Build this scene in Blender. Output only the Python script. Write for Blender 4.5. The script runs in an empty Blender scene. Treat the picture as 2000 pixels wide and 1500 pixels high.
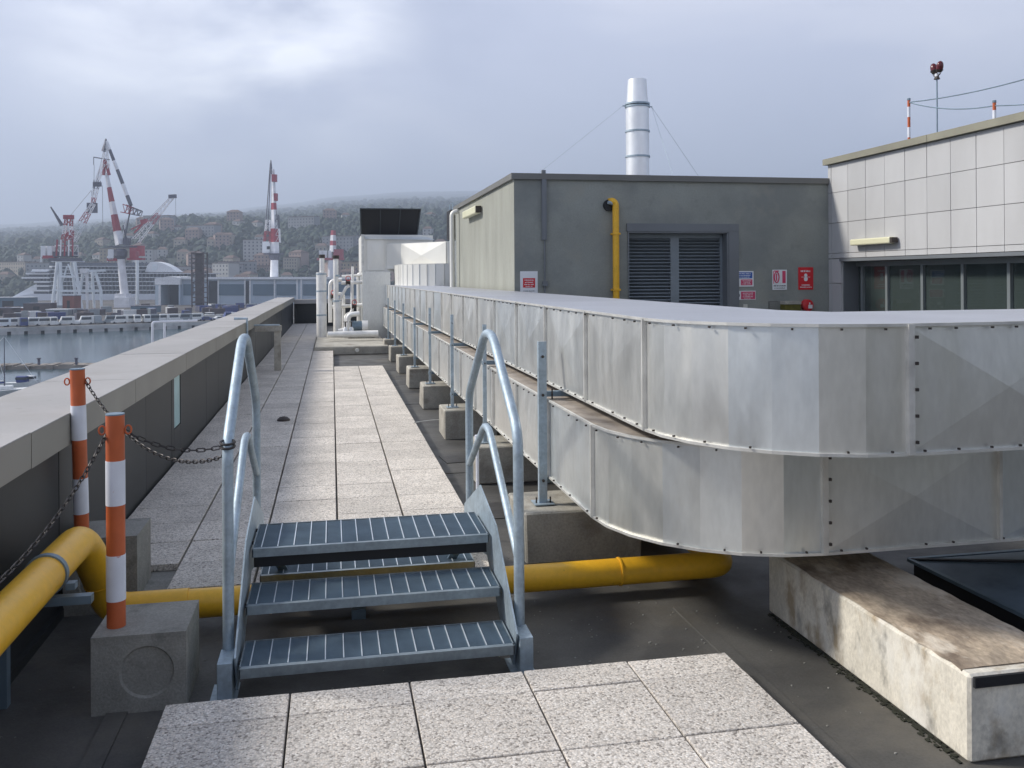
import bpy, bmesh, math, random
from mathutils import Vector, Matrix
rnd = random.Random(7)
R = math.radians
C = bpy.context.scene.collection
S = bpy.context.scene

# ---------------------------------------------------------------- camera
F_PX = 1760.0
EYE = Vector((0, 0, 1.83))
th = math.atan(352 / 1760)
FW = Vector((math.sin(th), math.cos(th), 0))
RT = Vector((math.cos(th), -math.sin(th), 0))
UP = Vector((0, 0, 1))
rho = 0.006
cu = (UP * math.cos(rho) + RT * math.sin(rho)).normalized()
cr = (RT * math.cos(rho) - UP * math.sin(rho)).normalized()
cd = bpy.data.cameras.new('camera'); cam = bpy.data.objects.new('camera', cd); C.objects.link(cam)
m = Matrix((cr, cu, -FW)).transposed().to_4x4(); m.translation = EYE
cam.matrix_world = m
cd.sensor_width = 36; cd.lens = 36 * F_PX / 2000; cd.shift_y = -209 / 2000
cd.clip_start = 0.05; cd.clip_end = 20000
S.camera = cam
S.render.resolution_x = 1024; S.render.resolution_y = 768

# ---------------------------------------------------------------- sun, sky, exposure
SUN_EL, SUN_AZ = R(38), R(-71)          # azimuth measured from +Y towards +X
sd = Vector((math.sin(SUN_AZ) * math.cos(SUN_EL), math.cos(SUN_AZ) * math.cos(SUN_EL), math.sin(SUN_EL)))
sl = bpy.data.lights.new('sun', 'SUN'); sl.energy = 5.0; sl.angle = R(9); sl.color = (1, .95, .87)
so = bpy.data.objects.new('sun', sl); C.objects.link(so)
so.rotation_euler = (-sd).to_track_quat('-Z', 'Y').to_euler(); so.location = (-30, 20, 40)

W = bpy.data.worlds.new('World'); S.world = W; W.use_nodes = True
nt = W.node_tree; N = nt.nodes; L = nt.links; N.clear()
out = N.new('ShaderNodeOutputWorld'); bg = N.new('ShaderNodeBackground'); L.new(bg.outputs[0], out.inputs[0])
bg.inputs[1].default_value = 0.1
sky = N.new('ShaderNodeTexSky'); sky.sky_type = 'NISHITA'; sky.sun_disc = False
sky.sun_elevation = SUN_EL; sky.sun_rotation = SUN_AZ
tc = N.new('ShaderNodeTexCoord')
mp = N.new('ShaderNodeMapping'); mp.inputs['Scale'].default_value = (1, 1, 2.1); mp.inputs['Location'].default_value = (.35, .2, .1)
L.new(tc.outputs['Generated'], mp.inputs[0])
def wnoise(scale, detail, rough, dist, vec):
    n = N.new('ShaderNodeTexNoise'); n.inputs['Scale'].default_value = scale; n.inputs['Detail'].default_value = detail
    n.inputs['Roughness'].default_value = rough; n.inputs['Distortion'].default_value = dist; L.new(vec, n.inputs[0]); return n
n1 = wnoise(2.3, 7, .48, .35, mp.outputs[0])
def ramp(nodes, links, fac, stops, interp='EASE'):
    r = nodes.new('ShaderNodeValToRGB'); r.color_ramp.interpolation = interp
    els = r.color_ramp.elements
    while len(els) > 1: els.remove(els[-1])
    els[0].position = stops[0][0]; els[0].color = (*stops[0][1], 1)
    for p, c in stops[1:]:
        e = els.new(p); e.color = (*c, 1)
    links.new(fac, r.inputs[0]); return r
def sc10(c): return tuple(10 * a for a in c)
r1 = ramp(N, L, n1.outputs[0], [(.32, (.58, .63, .82)), (.48, (.72, .77, .96)), (.60, (.92, .95, 1.10)), (.76, (1.18, 1.19, 1.28))])
# thin bright break in the cloud layer, high on the left
dt = N.new('ShaderNodeVectorMath'); dt.operation = 'DOT_PRODUCT'
gd = (FW + cr * ((430 - 1000) / F_PX) + cu * ((541 - 95) / F_PX)).normalized()
L.new(tc.outputs['Generated'], dt.inputs[0]); dt.inputs[1].default_value = gd
mr = N.new('ShaderNodeMapRange'); mr.interpolation_type = 'SMOOTHSTEP'
mr.inputs[1].default_value = .972; mr.inputs[2].default_value = .9998
L.new(dt.outputs['Value'], mr.inputs[0])
n2 = wnoise(5, 6, .5, .25, mp.outputs[0])
mr2 = N.new('ShaderNodeMapRange'); mr2.inputs[1].default_value = .36; mr2.inputs[2].default_value = .62
L.new(n2.outputs[0], mr2.inputs[0])
mu = N.new('ShaderNodeMath'); mu.operation = 'MULTIPLY'; L.new(mr.outputs[0], mu.inputs[0]); L.new(mr2.outputs[0], mu.inputs[1])
mx = N.new('ShaderNodeMixRGB'); L.new(mu.outputs[0], mx.inputs[0]); L.new(r1.outputs[0], mx.inputs[1]); mx.inputs[2].default_value = (1.75, 1.77, 1.82, 1)
# darker, greyer towards the horizon
sp = N.new('ShaderNodeSeparateXYZ'); L.new(tc.outputs['Generated'], sp.inputs[0])
mr3 = N.new('ShaderNodeMapRange'); mr3.interpolation_type = 'SMOOTHSTEP'; mr3.inputs[1].default_value = 0.0; mr3.inputs[2].default_value = .26
mr3.inputs[3].default_value = 1; mr3.inputs[4].default_value = 0
L.new(sp.outputs['Z'], mr3.inputs[0])
mx2 = N.new('ShaderNodeMixRGB'); L.new(mr3.outputs[0], mx2.inputs[0]); L.new(mx.outputs[0], mx2.inputs[1]); mx2.inputs[2].default_value = (.66, .72, .87, 1)
scl = N.new('ShaderNodeVectorMath'); scl.operation = 'SCALE'; L.new(mx2.outputs[0], scl.inputs[0]); scl.inputs['Scale'].default_value = 10
mx3 = N.new('ShaderNodeMixRGB'); cov = N.new('ShaderNodeMapRange'); cov.interpolation_type = 'SMOOTHSTEP'      # the cloud thins out well overhead, where the sun comes through
cov.inputs[1].default_value = .34; cov.inputs[2].default_value = .75; cov.inputs[3].default_value = .94; cov.inputs[4].default_value = .30
L.new(sp.outputs['Z'], cov.inputs[0]); L.new(cov.outputs[0], mx3.inputs[0])
L.new(sky.outputs[0], mx3.inputs[1]); L.new(scl.outputs[0], mx3.inputs[2]); L.new(mx3.outputs[0], bg.inputs[0])
HAZE = .00034
vs = S.view_settings; vs.view_transform = 'Standard'; vs.look = 'None'; vs.exposure = 0.14; vs.gamma = 1; vs.use_curve_mapping = False
S.cycles.use_denoising = True
S.cycles.volume_bounces = 1
S.cycles.max_bounces = 6
S.cycles.sample_clamp_indirect = 6

# ---------------------------------------------------------------- materials
MATS = {}
def mat(name, col, rough=.7, metal=0., var=.12, vscale=1.5, fine=0., fscale=60, bump=0., bscale=60, stain=None, rv=0., stretch=(1, 1, 1), spec=.5, rvar=0., trans=None, emit=None, alt=None):
    M = bpy.data.materials.new(name); M.use_nodes = True
    t = M.node_tree; n = t.nodes; l = t.links; b = n['Principled BSDF']
    b.inputs['Roughness'].default_value = rough; b.inputs['Metallic'].default_value = metal
    b.inputs['Specular IOR Level'].default_value = spec
    g = n.new('ShaderNodeNewGeometry'); mpn = n.new('ShaderNodeMapping'); mpn.inputs['Scale'].default_value = stretch
    l.new(g.outputs['Position'], mpn.inputs[0]); vec = mpn.outputs[0]
    def noise(s, d=4, r=.55):
        q = n.new('ShaderNodeTexNoise'); q.inputs['Scale'].default_value = s; q.inputs['Detail'].default_value = d; q.inputs['Roughness'].default_value = r
        l.new(vec, q.inputs[0]); return q.outputs[0]
    def rngmap(f, a, b2, lo=.3, hi=.7):
        q = n.new('ShaderNodeMapRange'); q.inputs[1].default_value = lo; q.inputs[2].default_value = hi; q.inputs[3].default_value = a; q.inputs[4].default_value = b2
        l.new(f, q.inputs[0]); return q.outputs[0]
    def mul(a, b2):
        q = n.new('ShaderNodeMath'); q.operation = 'MULTIPLY'; l.new(a, q.inputs[0]); l.new(b2, q.inputs[1]); return q.outputs[0]
    f = rngmap(noise(vscale), 1 - var, 1 + var)
    if fine: f = mul(f, rngmap(noise(fscale, 2), 1 - fine, 1 + fine))
    if rv:
        oi = n.new('ShaderNodeObjectInfo'); f = mul(f, rngmap(oi.outputs['Random'], 1 - rv, 1 + rv, 0, 1))
    vm = n.new('ShaderNodeVectorMath'); vm.operation = 'SCALE'; vm.inputs[0].default_value = col; l.new(f, vm.inputs['Scale'])
    if alt:
        oi2 = n.new('ShaderNodeObjectInfo'); ma = n.new('ShaderNodeMixRGB'); l.new(oi2.outputs['Random'], ma.inputs[0]); ma.inputs[1].default_value = (*col, 1); ma.inputs[2].default_value = (*alt, 1); l.new(ma.outputs[0], vm.inputs[0])
    cout = vm.outputs[0]
    if stain:
        for (sc, ss, lo, hi, amt) in stain:
            mxn = n.new('ShaderNodeMixRGB'); l.new(rngmap(noise(ss, 6, .6), 0, amt, lo, hi), mxn.inputs[0]); l.new(cout, mxn.inputs[1]); mxn.inputs[2].default_value = (*sc, 1)
            cout = mxn.outputs[0]
    l.new(cout, b.inputs['Base Color'])
    if rvar: l.new(rngmap(noise(vscale * 3), rough - rvar, rough + rvar), b.inputs['Roughness'])
    if bump:
        bn = n.new('ShaderNodeBump'); bn.inputs['Strength'].default_value = bump; bn.inputs['Distance'].default_value = .01
        l.new(noise(bscale, 5, .6), bn.inputs['Height']); l.new(bn.outputs[0], b.inputs['Normal'])
    if trans: b.inputs['Transmission Weight'].default_value = trans
    if emit: b.inputs['Emission Color'].default_value = (*emit, 1); b.inputs['Emission Strength'].default_value = 1
    MATS[name] = M; return M

def paver_mat():
    M = mat('exposed_aggregate', (.5, .5, .5), rough=.85)
    t = M.node_tree; n = t.nodes; l = t.links; b = n['Principled BSDF']
    g = n.new('ShaderNodeNewGeometry')
    v = n.new('ShaderNodeTexVoronoi'); v.inputs['Scale'].default_value = 105; l.new(g.outputs['Position'], v.inputs[0])
    sx = n.new('ShaderNodeSeparateColor'); l.new(v.outputs['Color'], sx.inputs[0])
    r = ramp(n, l, sx.outputs[0], [(0, (.27, .24, .21)), (.10, (.46, .42, .375)), (.35, (.68, .63, .565)), (.62, (.78, .73, .665)), (.85, (.75, .67, .58)), (1, (.90, .86, .80))], 'LINEAR')
    d = n.new('ShaderNodeMapRange'); d.inputs[1].default_value = .25; d.inputs[2].default_value = .75; d.inputs[3].default_value = 1.0; d.inputs[4].default_value = .72
    l.new(v.outputs['Distance'], d.inputs[0])
    oi = n.new('ShaderNodeObjectInfo'); rr = n.new('ShaderNodeMapRange'); rr.inputs[3].default_value = .88; rr.inputs[4].default_value = 1.06; l.new(oi.outputs['Random'], rr.inputs[0])
    ns = n.new('ShaderNodeTexNoise'); ns.inputs['Scale'].default_value = 2.6; ns.inputs['Detail'].default_value = 5; l.new(g.outputs['Position'], ns.inputs[0])
    nr = n.new('ShaderNodeMapRange'); nr.inputs[1].default_value = .3; nr.inputs[2].default_value = .7; nr.inputs[3].default_value = .86; nr.inputs[4].default_value = 1.1; l.new(ns.outputs[0], nr.inputs[0])
    m1 = n.new('ShaderNodeMath'); m1.operation = 'MULTIPLY'; l.new(d.outputs[0], m1.inputs[0]); l.new(rr.outputs[0], m1.inputs[1])
    m2 = n.new('ShaderNodeMath'); m2.operation = 'MULTIPLY'; l.new(m1.outputs[0], m2.inputs[0]); l.new(nr.outputs[0], m2.inputs[1])
    vm = n.new('ShaderNodeVectorMath'); vm.operation = 'SCALE'; l.new(r.outputs[0], vm.inputs[0]); l.new(m2.outputs[0], vm.inputs['Scale'])
    l.new(vm.outputs[0], b.inputs['Base Color'])
    bn = n.new('ShaderNodeBump'); bn.inputs['Strength'].default_value = .5; bn.inputs['Distance'].default_value = .004; bn.invert = True
    l.new(v.outputs['Distance'], bn.inputs['Height']); l.new(bn.outputs[0], b.inputs['Normal'])
    return M
M_pav = paver_mat()
M_memb = mat('roof_membrane', (.080, .078, .073), .62, var=.35, vscale=.9, fine=.14, fscale=90, bump=.5, bscale=9, stain=[((.16, .145, .12), 1.3, .52, .72, .6), ((.03, .03, .03), 2.3, .58, .7, .5)], rvar=.15)
M_memb2 = mat('newer_membrane', (.06, .057, .054), .5, var=.3, vscale=4, bump=.5, bscale=14)
M_conc = mat('weathered_concrete', (.40, .38, .33), .88, var=.2, vscale=4, fine=.15, fscale=70, bump=.35, bscale=45, stain=[((.16, .13, .10), 3.2, .52, .72, .7), ((.62, .60, .55), 5, .6, .75, .5)], rv=.08)
M_plinth = mat('stained_concrete', (.66, .62, .53), .88, var=.22, vscale=3, fine=.12, fscale=60, bump=.4, bscale=22, stain=[((.36, .28, .18), 3.4, .50, .60, .85), ((.78, .76, .70), 2.7, .54, .66, .7), ((.20, .19, .17), 4, .56, .66, .7)], stretch=(1, 1.3, .8))
M_plinthtop = mat('dirty_concrete_top', (.48, .39, .29), .92, var=.3, vscale=5, fine=.2, fscale=50, bump=.8, bscale=26, stain=[((.15, .11, .08), 3.4, .50, .64, .85), ((.74, .66, .54), 5, .54, .66, .85)], stretch=(1, .55, 1))
M_blockc = mat('base_block_concrete', (.27, .265, .24), .9, var=.15, vscale=6, fine=.15, fscale=90, bump=.3, bscale=50, stain=[((.10, .10, .09), 8, .56, .7, .5)])
M_cap = mat('coping_metal', (.375, .36, .345), .6, var=.08, vscale=1.2, fine=.04, stain=[((.30, .28, .25), 1.7, .52, .72, .5), ((.22, .21, .18), 9, .64, .74, .5)], rv=.05)
M_capside = mat('coping_side_shaded', (.30, .285, .245), .7, var=.1, vscale=1.2)  # same coping metal, with the shade on its side put into the colour
M_slate = mat('dark_cladding', (.021, .025, .027), .5, var=.15, vscale=1.1, rv=.12, stretch=(1, 1, .3))
M_galv = mat('galvanised_steel', (.38, .46, .52), .58, .5, var=.14, vscale=9, fine=.1, fscale=45, rvar=.1)
M_grate = mat('grating_steel', (.19, .26, .32), .5, .4, var=.15, vscale=6)
M_tread = mat('shaded_tread_steel', (.27, .32, .35), .5, .5, var=.18, vscale=7, fine=.1, fscale=40)  # galvanised tread frame, darkened to paint in the shade on its edges
M_bar = mat('bright_bar', (.62, .68, .72), .4, .4, var=.1)
M_duct = mat('duct_sheet', (.84, .82, .76), .42, .85, var=.06, vscale=2.2, fine=.05, fscale=30, rv=.07, rvar=.07, bump=.3, bscale=2.2, alt=(.65, .685, .69), stain=[((.46, .43, .37), 2.2, .60, .76, .3)], stretch=(1, 1, .35))
M_ducttop = mat('duct_top_sheet', (.50, .51, .54), .42, .5, var=.08, vscale=1.5, rv=.06)
M_ledge = mat('dusty_ledge', (.33, .29, .25), .85, .1, var=.25, vscale=5, stain=[((.16, .13, .11), 6, .5, .7, .7), ((.6, .5, .38), 4, .6, .72, .6)])
M_seam = mat('seam_strip', (.66, .65, .61), .5, .5, var=.15, vscale=8)
M_bolt = mat('bolt_head', (.06, .05, .045), .6, .3)
M_ins = mat('pale_insulation', (.74, .73, .68), .5, .25, var=.07, vscale=1.5, rv=.04, stretch=(1, 1, .4))
M_pipe = mat('lagged_pipe', (.82, .81, .78), .5, .2, var=.15, vscale=3)
M_yel = mat('gas_yellow', (.85, .47, .025), .38, var=.1, vscale=3, fine=.05, fscale=30, stain=[((.55, .27, .03), 3, .55, .75, .5), ((.20, .09, .03), 22, .69, .74, .8)])
M_orange = mat('warning_orange', (.52, .115, .035), .5, var=.14, vscale=8, stain=[((.33, .07, .03), 9, .6, .72, .5)])
M_white = mat('warning_white', (.74, .76, .82), .5, var=.06, vscale=8, stain=[((.5, .12, .08), 12, .68, .72, .6)])
M_chain = mat('dark_chain', (.055, .05, .048), .5, .7)
M_dwall = mat('grey_render', (.275, .29, .265), .9, var=.1, vscale=1.6, fine=.06, fscale=40, bump=.2, bscale=50, stain=[((.19, .205, .20), .9, .48, .66, .7), ((.31, .305, .26), 2.2, .54, .70, .5), ((.17, .18, .17), 5, .58, .72, .45)])
M_swall = mat('sunlit_side_render', (.30, .305, .265), .9, var=.12, vscale=2.2, stretch=(1, 1, .35), fine=.04, fscale=40, bump=.15, bscale=50, stain=[((.28, .28, .24), 1.2, .5, .72, .4)])  # front wall render made lighter, sunlight on the side put into its colour
M_dcap = mat('grey_coping', (.16, .16, .15), .6, var=.1)
M_tilep = mat('pale_wall_tile', (.47, .47, .47), .55, var=.07, vscale=1.6, stretch=(1, 1, .3), rv=.045)
M_joint = mat('tile_joint', (.40, .39, .37), .8)
M_cop2 = mat('olive_coping', (.25, .24, .185), .65, var=.15)
M_wframe = mat('window_frame', (.24, .27, .28), .45, .4, var=.08)
M_dark = mat('dark_interior', (.03, .035, .035), .8)
M_glass = mat('tinted_glass', (.09, .12, .115), .04, 0, var=.02, spec=.6)
M_glass.node_tree.nodes['Principled BSDF'].inputs['Transmission Weight'].default_value = .55
M_door = mat('louvre_grey', (.22, .255, .285), .5, .3, var=.1, vscale=3)
M_frame = mat('door_frame_grey', (.17, .185, .20), .55, .2, var=.08)
M_flue = mat('stainless_flue', (.86, .87, .87), .42, .7, var=.08, vscale=4, stretch=(1, 1, .5))
M_black = mat('matt_black', (.012, .013, .016), .6)
M_lampw = mat('lamp_diffuser', (.68, .66, .46), .4, var=.05)
M_lampc = mat('lamp_casing', (.58, .57, .50), .5, var=.05)
M_red = mat('sign_red', (.62, .02, .03), .45, var=.05)
M_pink = mat('faded_red', (.60, .06, .14), .5, var=.08)
M_swhite = mat('sign_white', (.76, .78, .80), .45, var=.04)
M_sblue = mat('sign_blue', (.03, .11, .40), .45, var=.05)
M_ink = mat('sign_ink', (.02, .02, .025), .5)
M_olive = mat('olive_box', (.11, .10, .015), .6, var=.25, vscale=12)
M_cgrey2 = mat('dark_hood_edge', (.05, .06, .065), .5)
M_mblack = mat('red_lamp_glass', (.10, .01, .015), .2)
M_sky = mat('skylight_sheet', (.20, .26, .32), .55, .2, var=.25, vscale=3, bump=.15, bscale=4, stain=[((.09, .11, .13), 3, .52, .7, .6)])
M_moss = mat('dark_moss', (.018, .02, .012), .95, var=.4, vscale=20)
M_teal = mat('pale_glass_slot', (.34, .55, .56), .3, var=.12, vscale=8)
# background
M_water = mat('harbour_water', (.035, .07, .085), .16, var=.25, vscale=.02, bump=.6, bscale=.35)
M_quay = mat('quay_concrete', (.50, .50, .49), .9, var=.2, vscale=.08, stain=[((.11, .10, .09), .15, .5, .7, .6)])
M_hill = mat('hill_green', (.03, .045, .035), .95, var=.4, vscale=.01)
M_leaf = mat('woodland_leaf', (.028, .046, .032), .9, var=.45, vscale=.03)
M_cw = mat('crane_white', (.80, .80, .82), .5, var=.12, vscale=.3)
M_cr = mat('crane_red', (.34, .04, .06), .5, var=.12, vscale=.3)
M_cgrey = mat('crane_steel', (.10, .10, .13), .6)
M_cpale = mat('gantry_pale_steel', (.72, .77, .80), .6, var=.1, vscale=.3)
M_ship = mat('ship_white', (.62, .65, .70), .5, var=.06, vscale=.05)
M_shipd = mat('ship_dark', (.04, .05, .07), .4, var=.2, vscale=.4)
M_shed = mat('shed_blue_sheet', (.42, .50, .58), .6, var=.08, vscale=.1)
M_shedd = mat('shed_dark_band', (.09, .15, .20), .5, var=.1, vscale=.1)
M_roofw = mat('shed_white_edge', (.76, .78, .80), .5)
M_brown = mat('rusty_steel', (.09, .07, .07), .8, var=.3, vscale=.3)
HW = [mat('house_' + k, c, .85, var=.08, vscale=.1) for k, c in (('cream', (.38, .34, .28)), ('pink', (.33, .25, .22)), ('white', (.42, .42, .41)), ('ochre', (.31, .26, .18)), ('grey', (.26, .27, .28)))]
M_rooft = mat('house_roof', (.125, .085, .07), .85, var=.2, vscale=.1)
M_win = mat('window_dark', (.05, .06, .07), .3)
M_vblue = mat('paint_dark_blue', (.03, .05, .18), .35); M_vwhite = mat('paint_white', (.70, .71, .70), .35); M_vgrey = mat('paint_grey', (.25, .28, .30), .35); M_vred = mat('paint_red', (.20, .06, .04), .5)
M_rubber = mat('rubber', (.02, .02, .02), .8)
M_rock = mat('breakwater_stone', (.25, .22, .19), .9, var=.4, vscale=.4)

# ---------------------------------------------------------------- helpers
OFF = {}
class MB:
    def __init__(s): s.v = []; s.f = []; s.mi = []; s.cm = 0
    def add(s, vs, fs):
        o = len(s.v); s.v += [Vector(v) for v in vs]; s.f += [tuple(i + o for i in f) for f in fs]; s.mi += [s.cm] * len(fs); return s
    def box(s, x0, y0, z0, x1, y1, z1):
        x0, x1 = min(x0, x1), max(x0, x1); y0, y1 = min(y0, y1), max(y0, y1); z0, z1 = min(z0, z1), max(z0, z1)
        return s.add([(x0, y0, z0), (x1, y0, z0), (x1, y1, z0), (x0, y1, z0), (x0, y0, z1), (x1, y0, z1), (x1, y1, z1), (x0, y1, z1)],
                     [(0, 3, 2, 1), (4, 5, 6, 7), (0, 1, 5, 4), (1, 2, 6, 5), (2, 3, 7, 6), (3, 0, 4, 7)])
    def obox(s, c, ax, ay, az):
        c = Vector(c); p = []
        for k in (-1, 1):
            for i, j in ((-1, -1), (1, -1), (1, 1), (-1, 1)): p.append(c + ax * i + ay * j + az * k)
        return s.add(p, [(0, 3, 2, 1), (4, 5, 6, 7), (0, 1, 5, 4), (1, 2, 6, 5), (2, 3, 7, 6), (3, 0, 4, 7)])
    def bar(s, a, b, w, h=None, up=(0, 0, 1)):
        a, b = Vector(a), Vector(b); h = h or w; d = b - a; u = Vector(up)
        if d.normalized().cross(u).length < .05: u = Vector((1, 0, 0))
        sx = d.cross(u).normalized(); uz = sx.cross(d).normalized()
        return s.obox((a + b) / 2, sx * w / 2, d / 2, uz * h / 2)
    def prism(s, poly, z0, z1):
        n = len(poly); a = sum(poly[i][0] * poly[(i + 1) % n][1] - poly[(i + 1) % n][0] * poly[i][1] for i in range(n))
        if a < 0: poly = poly[::-1]
        v = [(x, y, z0) for x, y in poly] + [(x, y, z1) for x, y in poly]
        return s.add(v, [tuple(range(n))[::-1], tuple(range(n, 2 * n))] + [(i, (i + 1) % n, n + (i + 1) % n, n + i) for i in range(n)])
    def sheet(s, pts, off):
        n = len(pts); off = Vector(off); p = [Vector(q) for q in pts]
        return s.add(p + [q + off for q in p], [tuple(range(n)), tuple(range(n, 2 * n))[::-1]] + [(i, n + i, n + (i + 1) % n, (i + 1) % n) for i in range(n)])
    def tube(s, pts, r, n=12, caps=True, closed=False):
        pts = [Vector(p) for p in pts]; m = len(pts); rs = r if isinstance(r, (list, tuple)) else [r] * m
        def dirn(i):
            if closed: return (pts[(i + 1) % m] - pts[i - 1]).normalized()
            if i == 0: return (pts[1] - pts[0]).normalized()
            if i == m - 1: return (pts[-1] - pts[-2]).normalized()
            a = (pts[i] - pts[i - 1]).normalized() + (pts[i + 1] - pts[i]).normalized()
            return a.normalized() if a.length > 1e-5 else (pts[i + 1] - pts[i]).normalized()
        t = dirn(0); ref = Vector((0, 0, 1)) if abs(t.z) < .9 else Vector((1, 0, 0)); x = t.cross(ref).normalized(); vs = []
        for i in range(m):
            t = dirn(i); x = (x - t * x.dot(t)).normalized(); y = t.cross(x)
            for k in range(n):
                a = 2 * math.pi * k / n; vs.append(pts[i] + (x * math.cos(a) + y * math.sin(a)) * rs[i])
        fs = []; rr = m if closed else m - 1
        for i in range(rr):
            j = (i + 1) % m
            for k in range(n): fs.append((i * n + k, i * n + (k + 1) % n, j * n + (k + 1) % n, j * n + k))
        if caps and not closed: fs += [tuple(range(n))[::-1], tuple(range((m - 1) * n, m * n))]
        return s.add(vs, fs)
    def xf(s, M):
        s.v = [M @ v for v in s.v]; return s
    def build(s, name, mt, parent=None, bevel=0, smooth=False, seg=1):
        me = bpy.data.meshes.new(name)
        if parent is None:
            xs = [v.x for v in s.v]; ys = [v.y for v in s.v]; zs = [v.z for v in s.v]
            off = Vector(((min(xs) + max(xs)) / 2, (min(ys) + max(ys)) / 2, min(zs)))
        else: off = OFF[parent.name]
        me.from_pydata([v - off for v in s.v], [], s.f)
        mts = mt if isinstance(mt, (list, tuple)) else [mt]
        for q in mts: me.materials.append(q)
        if len(mts) > 1: me.polygons.foreach_set('material_index', s.mi)
        bm = bmesh.new(); bm.from_mesh(me)
        if bevel:
            es = [e for e in bm.edges if len(e.link_faces) == 2 and e.calc_face_angle(0) > .6]
            bmesh.ops.bevel(bm, geom=es, offset=bevel, segments=seg, affect='EDGES', profile=.5)
        bmesh.ops.recalc_face_normals(bm, faces=bm.faces)
        bm.to_mesh(me); bm.free()
        if smooth:
            me.polygons.foreach_set('use_smooth', [True] * len(me.polygons))
            try: me.set_sharp_from_angle(angle=R(35))
            except Exception: pass
        o = bpy.data.objects.new(name, me); C.objects.link(o)
        if parent is None: o.location = off
        else: o.parent = parent
        OFF[o.name] = off
        return o
def box(*a): return MB().box(*a)
def thing(name, label, cat, loc, group=None):
    o = bpy.data.objects.new(name, None); C.objects.link(o); o.location = loc; o.empty_display_size = .2
    OFF[o.name] = Vector(loc); o['label'] = label; o['category'] = cat
    if group: o['group'] = group
    return o
def tag(o, label, cat, group=None):
    o['label'] = label; o['category'] = cat
    if group: o['group'] = group
    return o
def struct(o): o['kind'] = 'structure'; return o
def stuff(o): o['kind'] = 'stuff'; return o
def kids(o): return [c for c in KIDS.get(o.name, [])]
KIDS = {}
def dup(root, delta, label=None, group=None, rz=None):
    def cp(o, par):
        c = o.copy(); C.objects.link(c); OFF[c.name] = OFF[o.name] + Vector(delta)
        if par: c.parent = par
        for ch in [q for q in list(o.children)]: cp(ch, c)
        return c
    c = cp(root, None); c.location = Vector(root.location) + Vector(delta)
    if rz is not None: c.rotation_euler.z = rz
    if label: c['label'] = label
    if group: c['group'] = group
    return c
def link_copy(o, name, loc_delta, parent):
    c = bpy.data.objects.new(name, o.data); C.objects.link(c); c.parent = parent; c.location = loc_delta; OFF[c.name] = OFF[o.name]; return c
def fillet(pts, r, n=6):
    pts = [Vector(p) for p in pts]; o = [pts[0]]
    for i in range(1, len(pts) - 1):
        a, b, c = pts[i - 1], pts[i], pts[i + 1]; u = (a - b); v = (c - b)
        rr = min(r, u.length * .49, v.length * .49); p, q = b + u.normalized() * rr, b + v.normalized() * rr
        for k in range(n + 1):
            t = k / n; o.append(p * (1 - t) ** 2 + b * 2 * t * (1 - t) + q * t * t)
    return o + [pts[-1]]
def bp(px, py, d):          # a place far off, at a distance d in front of the roof
    return EYE + FW * d + cr * ((px - 1000) / F_PX * d) + cu * ((541 - py) / F_PX * d)
ROOF = -0.12

# ================================================================ SETTING
o = struct(MB().prism([(-2.25, -13), (16, -13), (16, 44), (-2.25, 44)], -.5, ROOF).build('roof_deck', M_memb))
mb = MB()
for y in (2.1, 8.9, 13.9, 19): mb.box(-1.5, y, ROOF, 7.9, y + .09, ROOF + .006)
for x in (-1.0, 1.95): mb.box(x, -3, ROOF, x + .09, 5.0, ROOF + .010)
stuffo = mb.build('membrane_lap', M_memb, o)
host = struct(box(-2.3, -13, -15.5, 17, 45, -.52).build('host_building', HW[4])); 
host['kind'] = 'structure'

# foreground paved platform
fg = struct(box(-.70, -1.0, ROOF + .001, 1.86, 4.06, -.05).build('paved_platform', M_blockc))
xs = [-.715, -.19, .335, .86, 1.365, 1.868]
ys = [4.10, 3.885, 3.38, 2.87, 2.36, 1.85, 1.34, .83]
g = .009
k = 0
for i in range(5):
    for j in range(len(ys) - 1):
        dz = rnd.uniform(-.0015, .0015)
        sh = rnd.uniform(-.003, .003)
        if j >= 1: sh += [0, -.004, .006, 0, .005][i]
        MB().box(xs[i] + g / 2, ys[j + 1] + g / 2 + sh, -.045, xs[i + 1] - g / 2, ys[j] - g / 2 + sh, dz).build('paver', M_pav, fg, bevel=.003)
# walkway behind the stair
wk = struct(MB().prism([(-1.55, 5.95), (-.97, 5.6), (1.02, 5.6), (1.02, 19), (.02, 19), (.02, 24), (-.48, 24), (-.48, 37.5), (-1.55, 37.5)], ROOF + .001, -.05).build('walkway', M_blockc))
cx = [-1.55, -.975, -.47, .03, .53, 1.035]
far = MB(); protos = {}
def wpaver(x0, x1, y0, y1, dz):
    key = (round(x1 - x0, 3), round(y1 - y0, 3))
    if key not in protos:
        p = box(x0, y0, -.045, x1, y1, 0).build('paver', M_pav, wk, bevel=.003); protos[key] = (p, x0, y0); p.location = (0, 0, dz)
    else:
        p, px, py = protos[key]; link_copy(p, 'paver', (x0 - px, y0 - py, dz), wk)
for i in range(5):
    y = 5.62 if i else 5.97
    y += 0
    end = 37.4 if i < 2 else (24.0 if i == 2 else 19.0)
    if i == 0: y = 6.12
    j = 0
    while y < end - .1:
        y1 = min(y + .5, end)
        off = 0
        if y < 20: wpaver(cx[i] + .0075, cx[i + 1] - .0075, y + .003, y1 - .003, rnd.uniform(-.003, .002))
        else: far.box(cx[i] + .009, y + .003, -.045, cx[i + 1] - .009, y1 - .003, rnd.uniform(-.003, .002))
        y = y1; j += 1
        if i >= 3 and j % 7 == 3: y += .003
stuff(far.build('paver_field', M_pav, wk))

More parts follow.
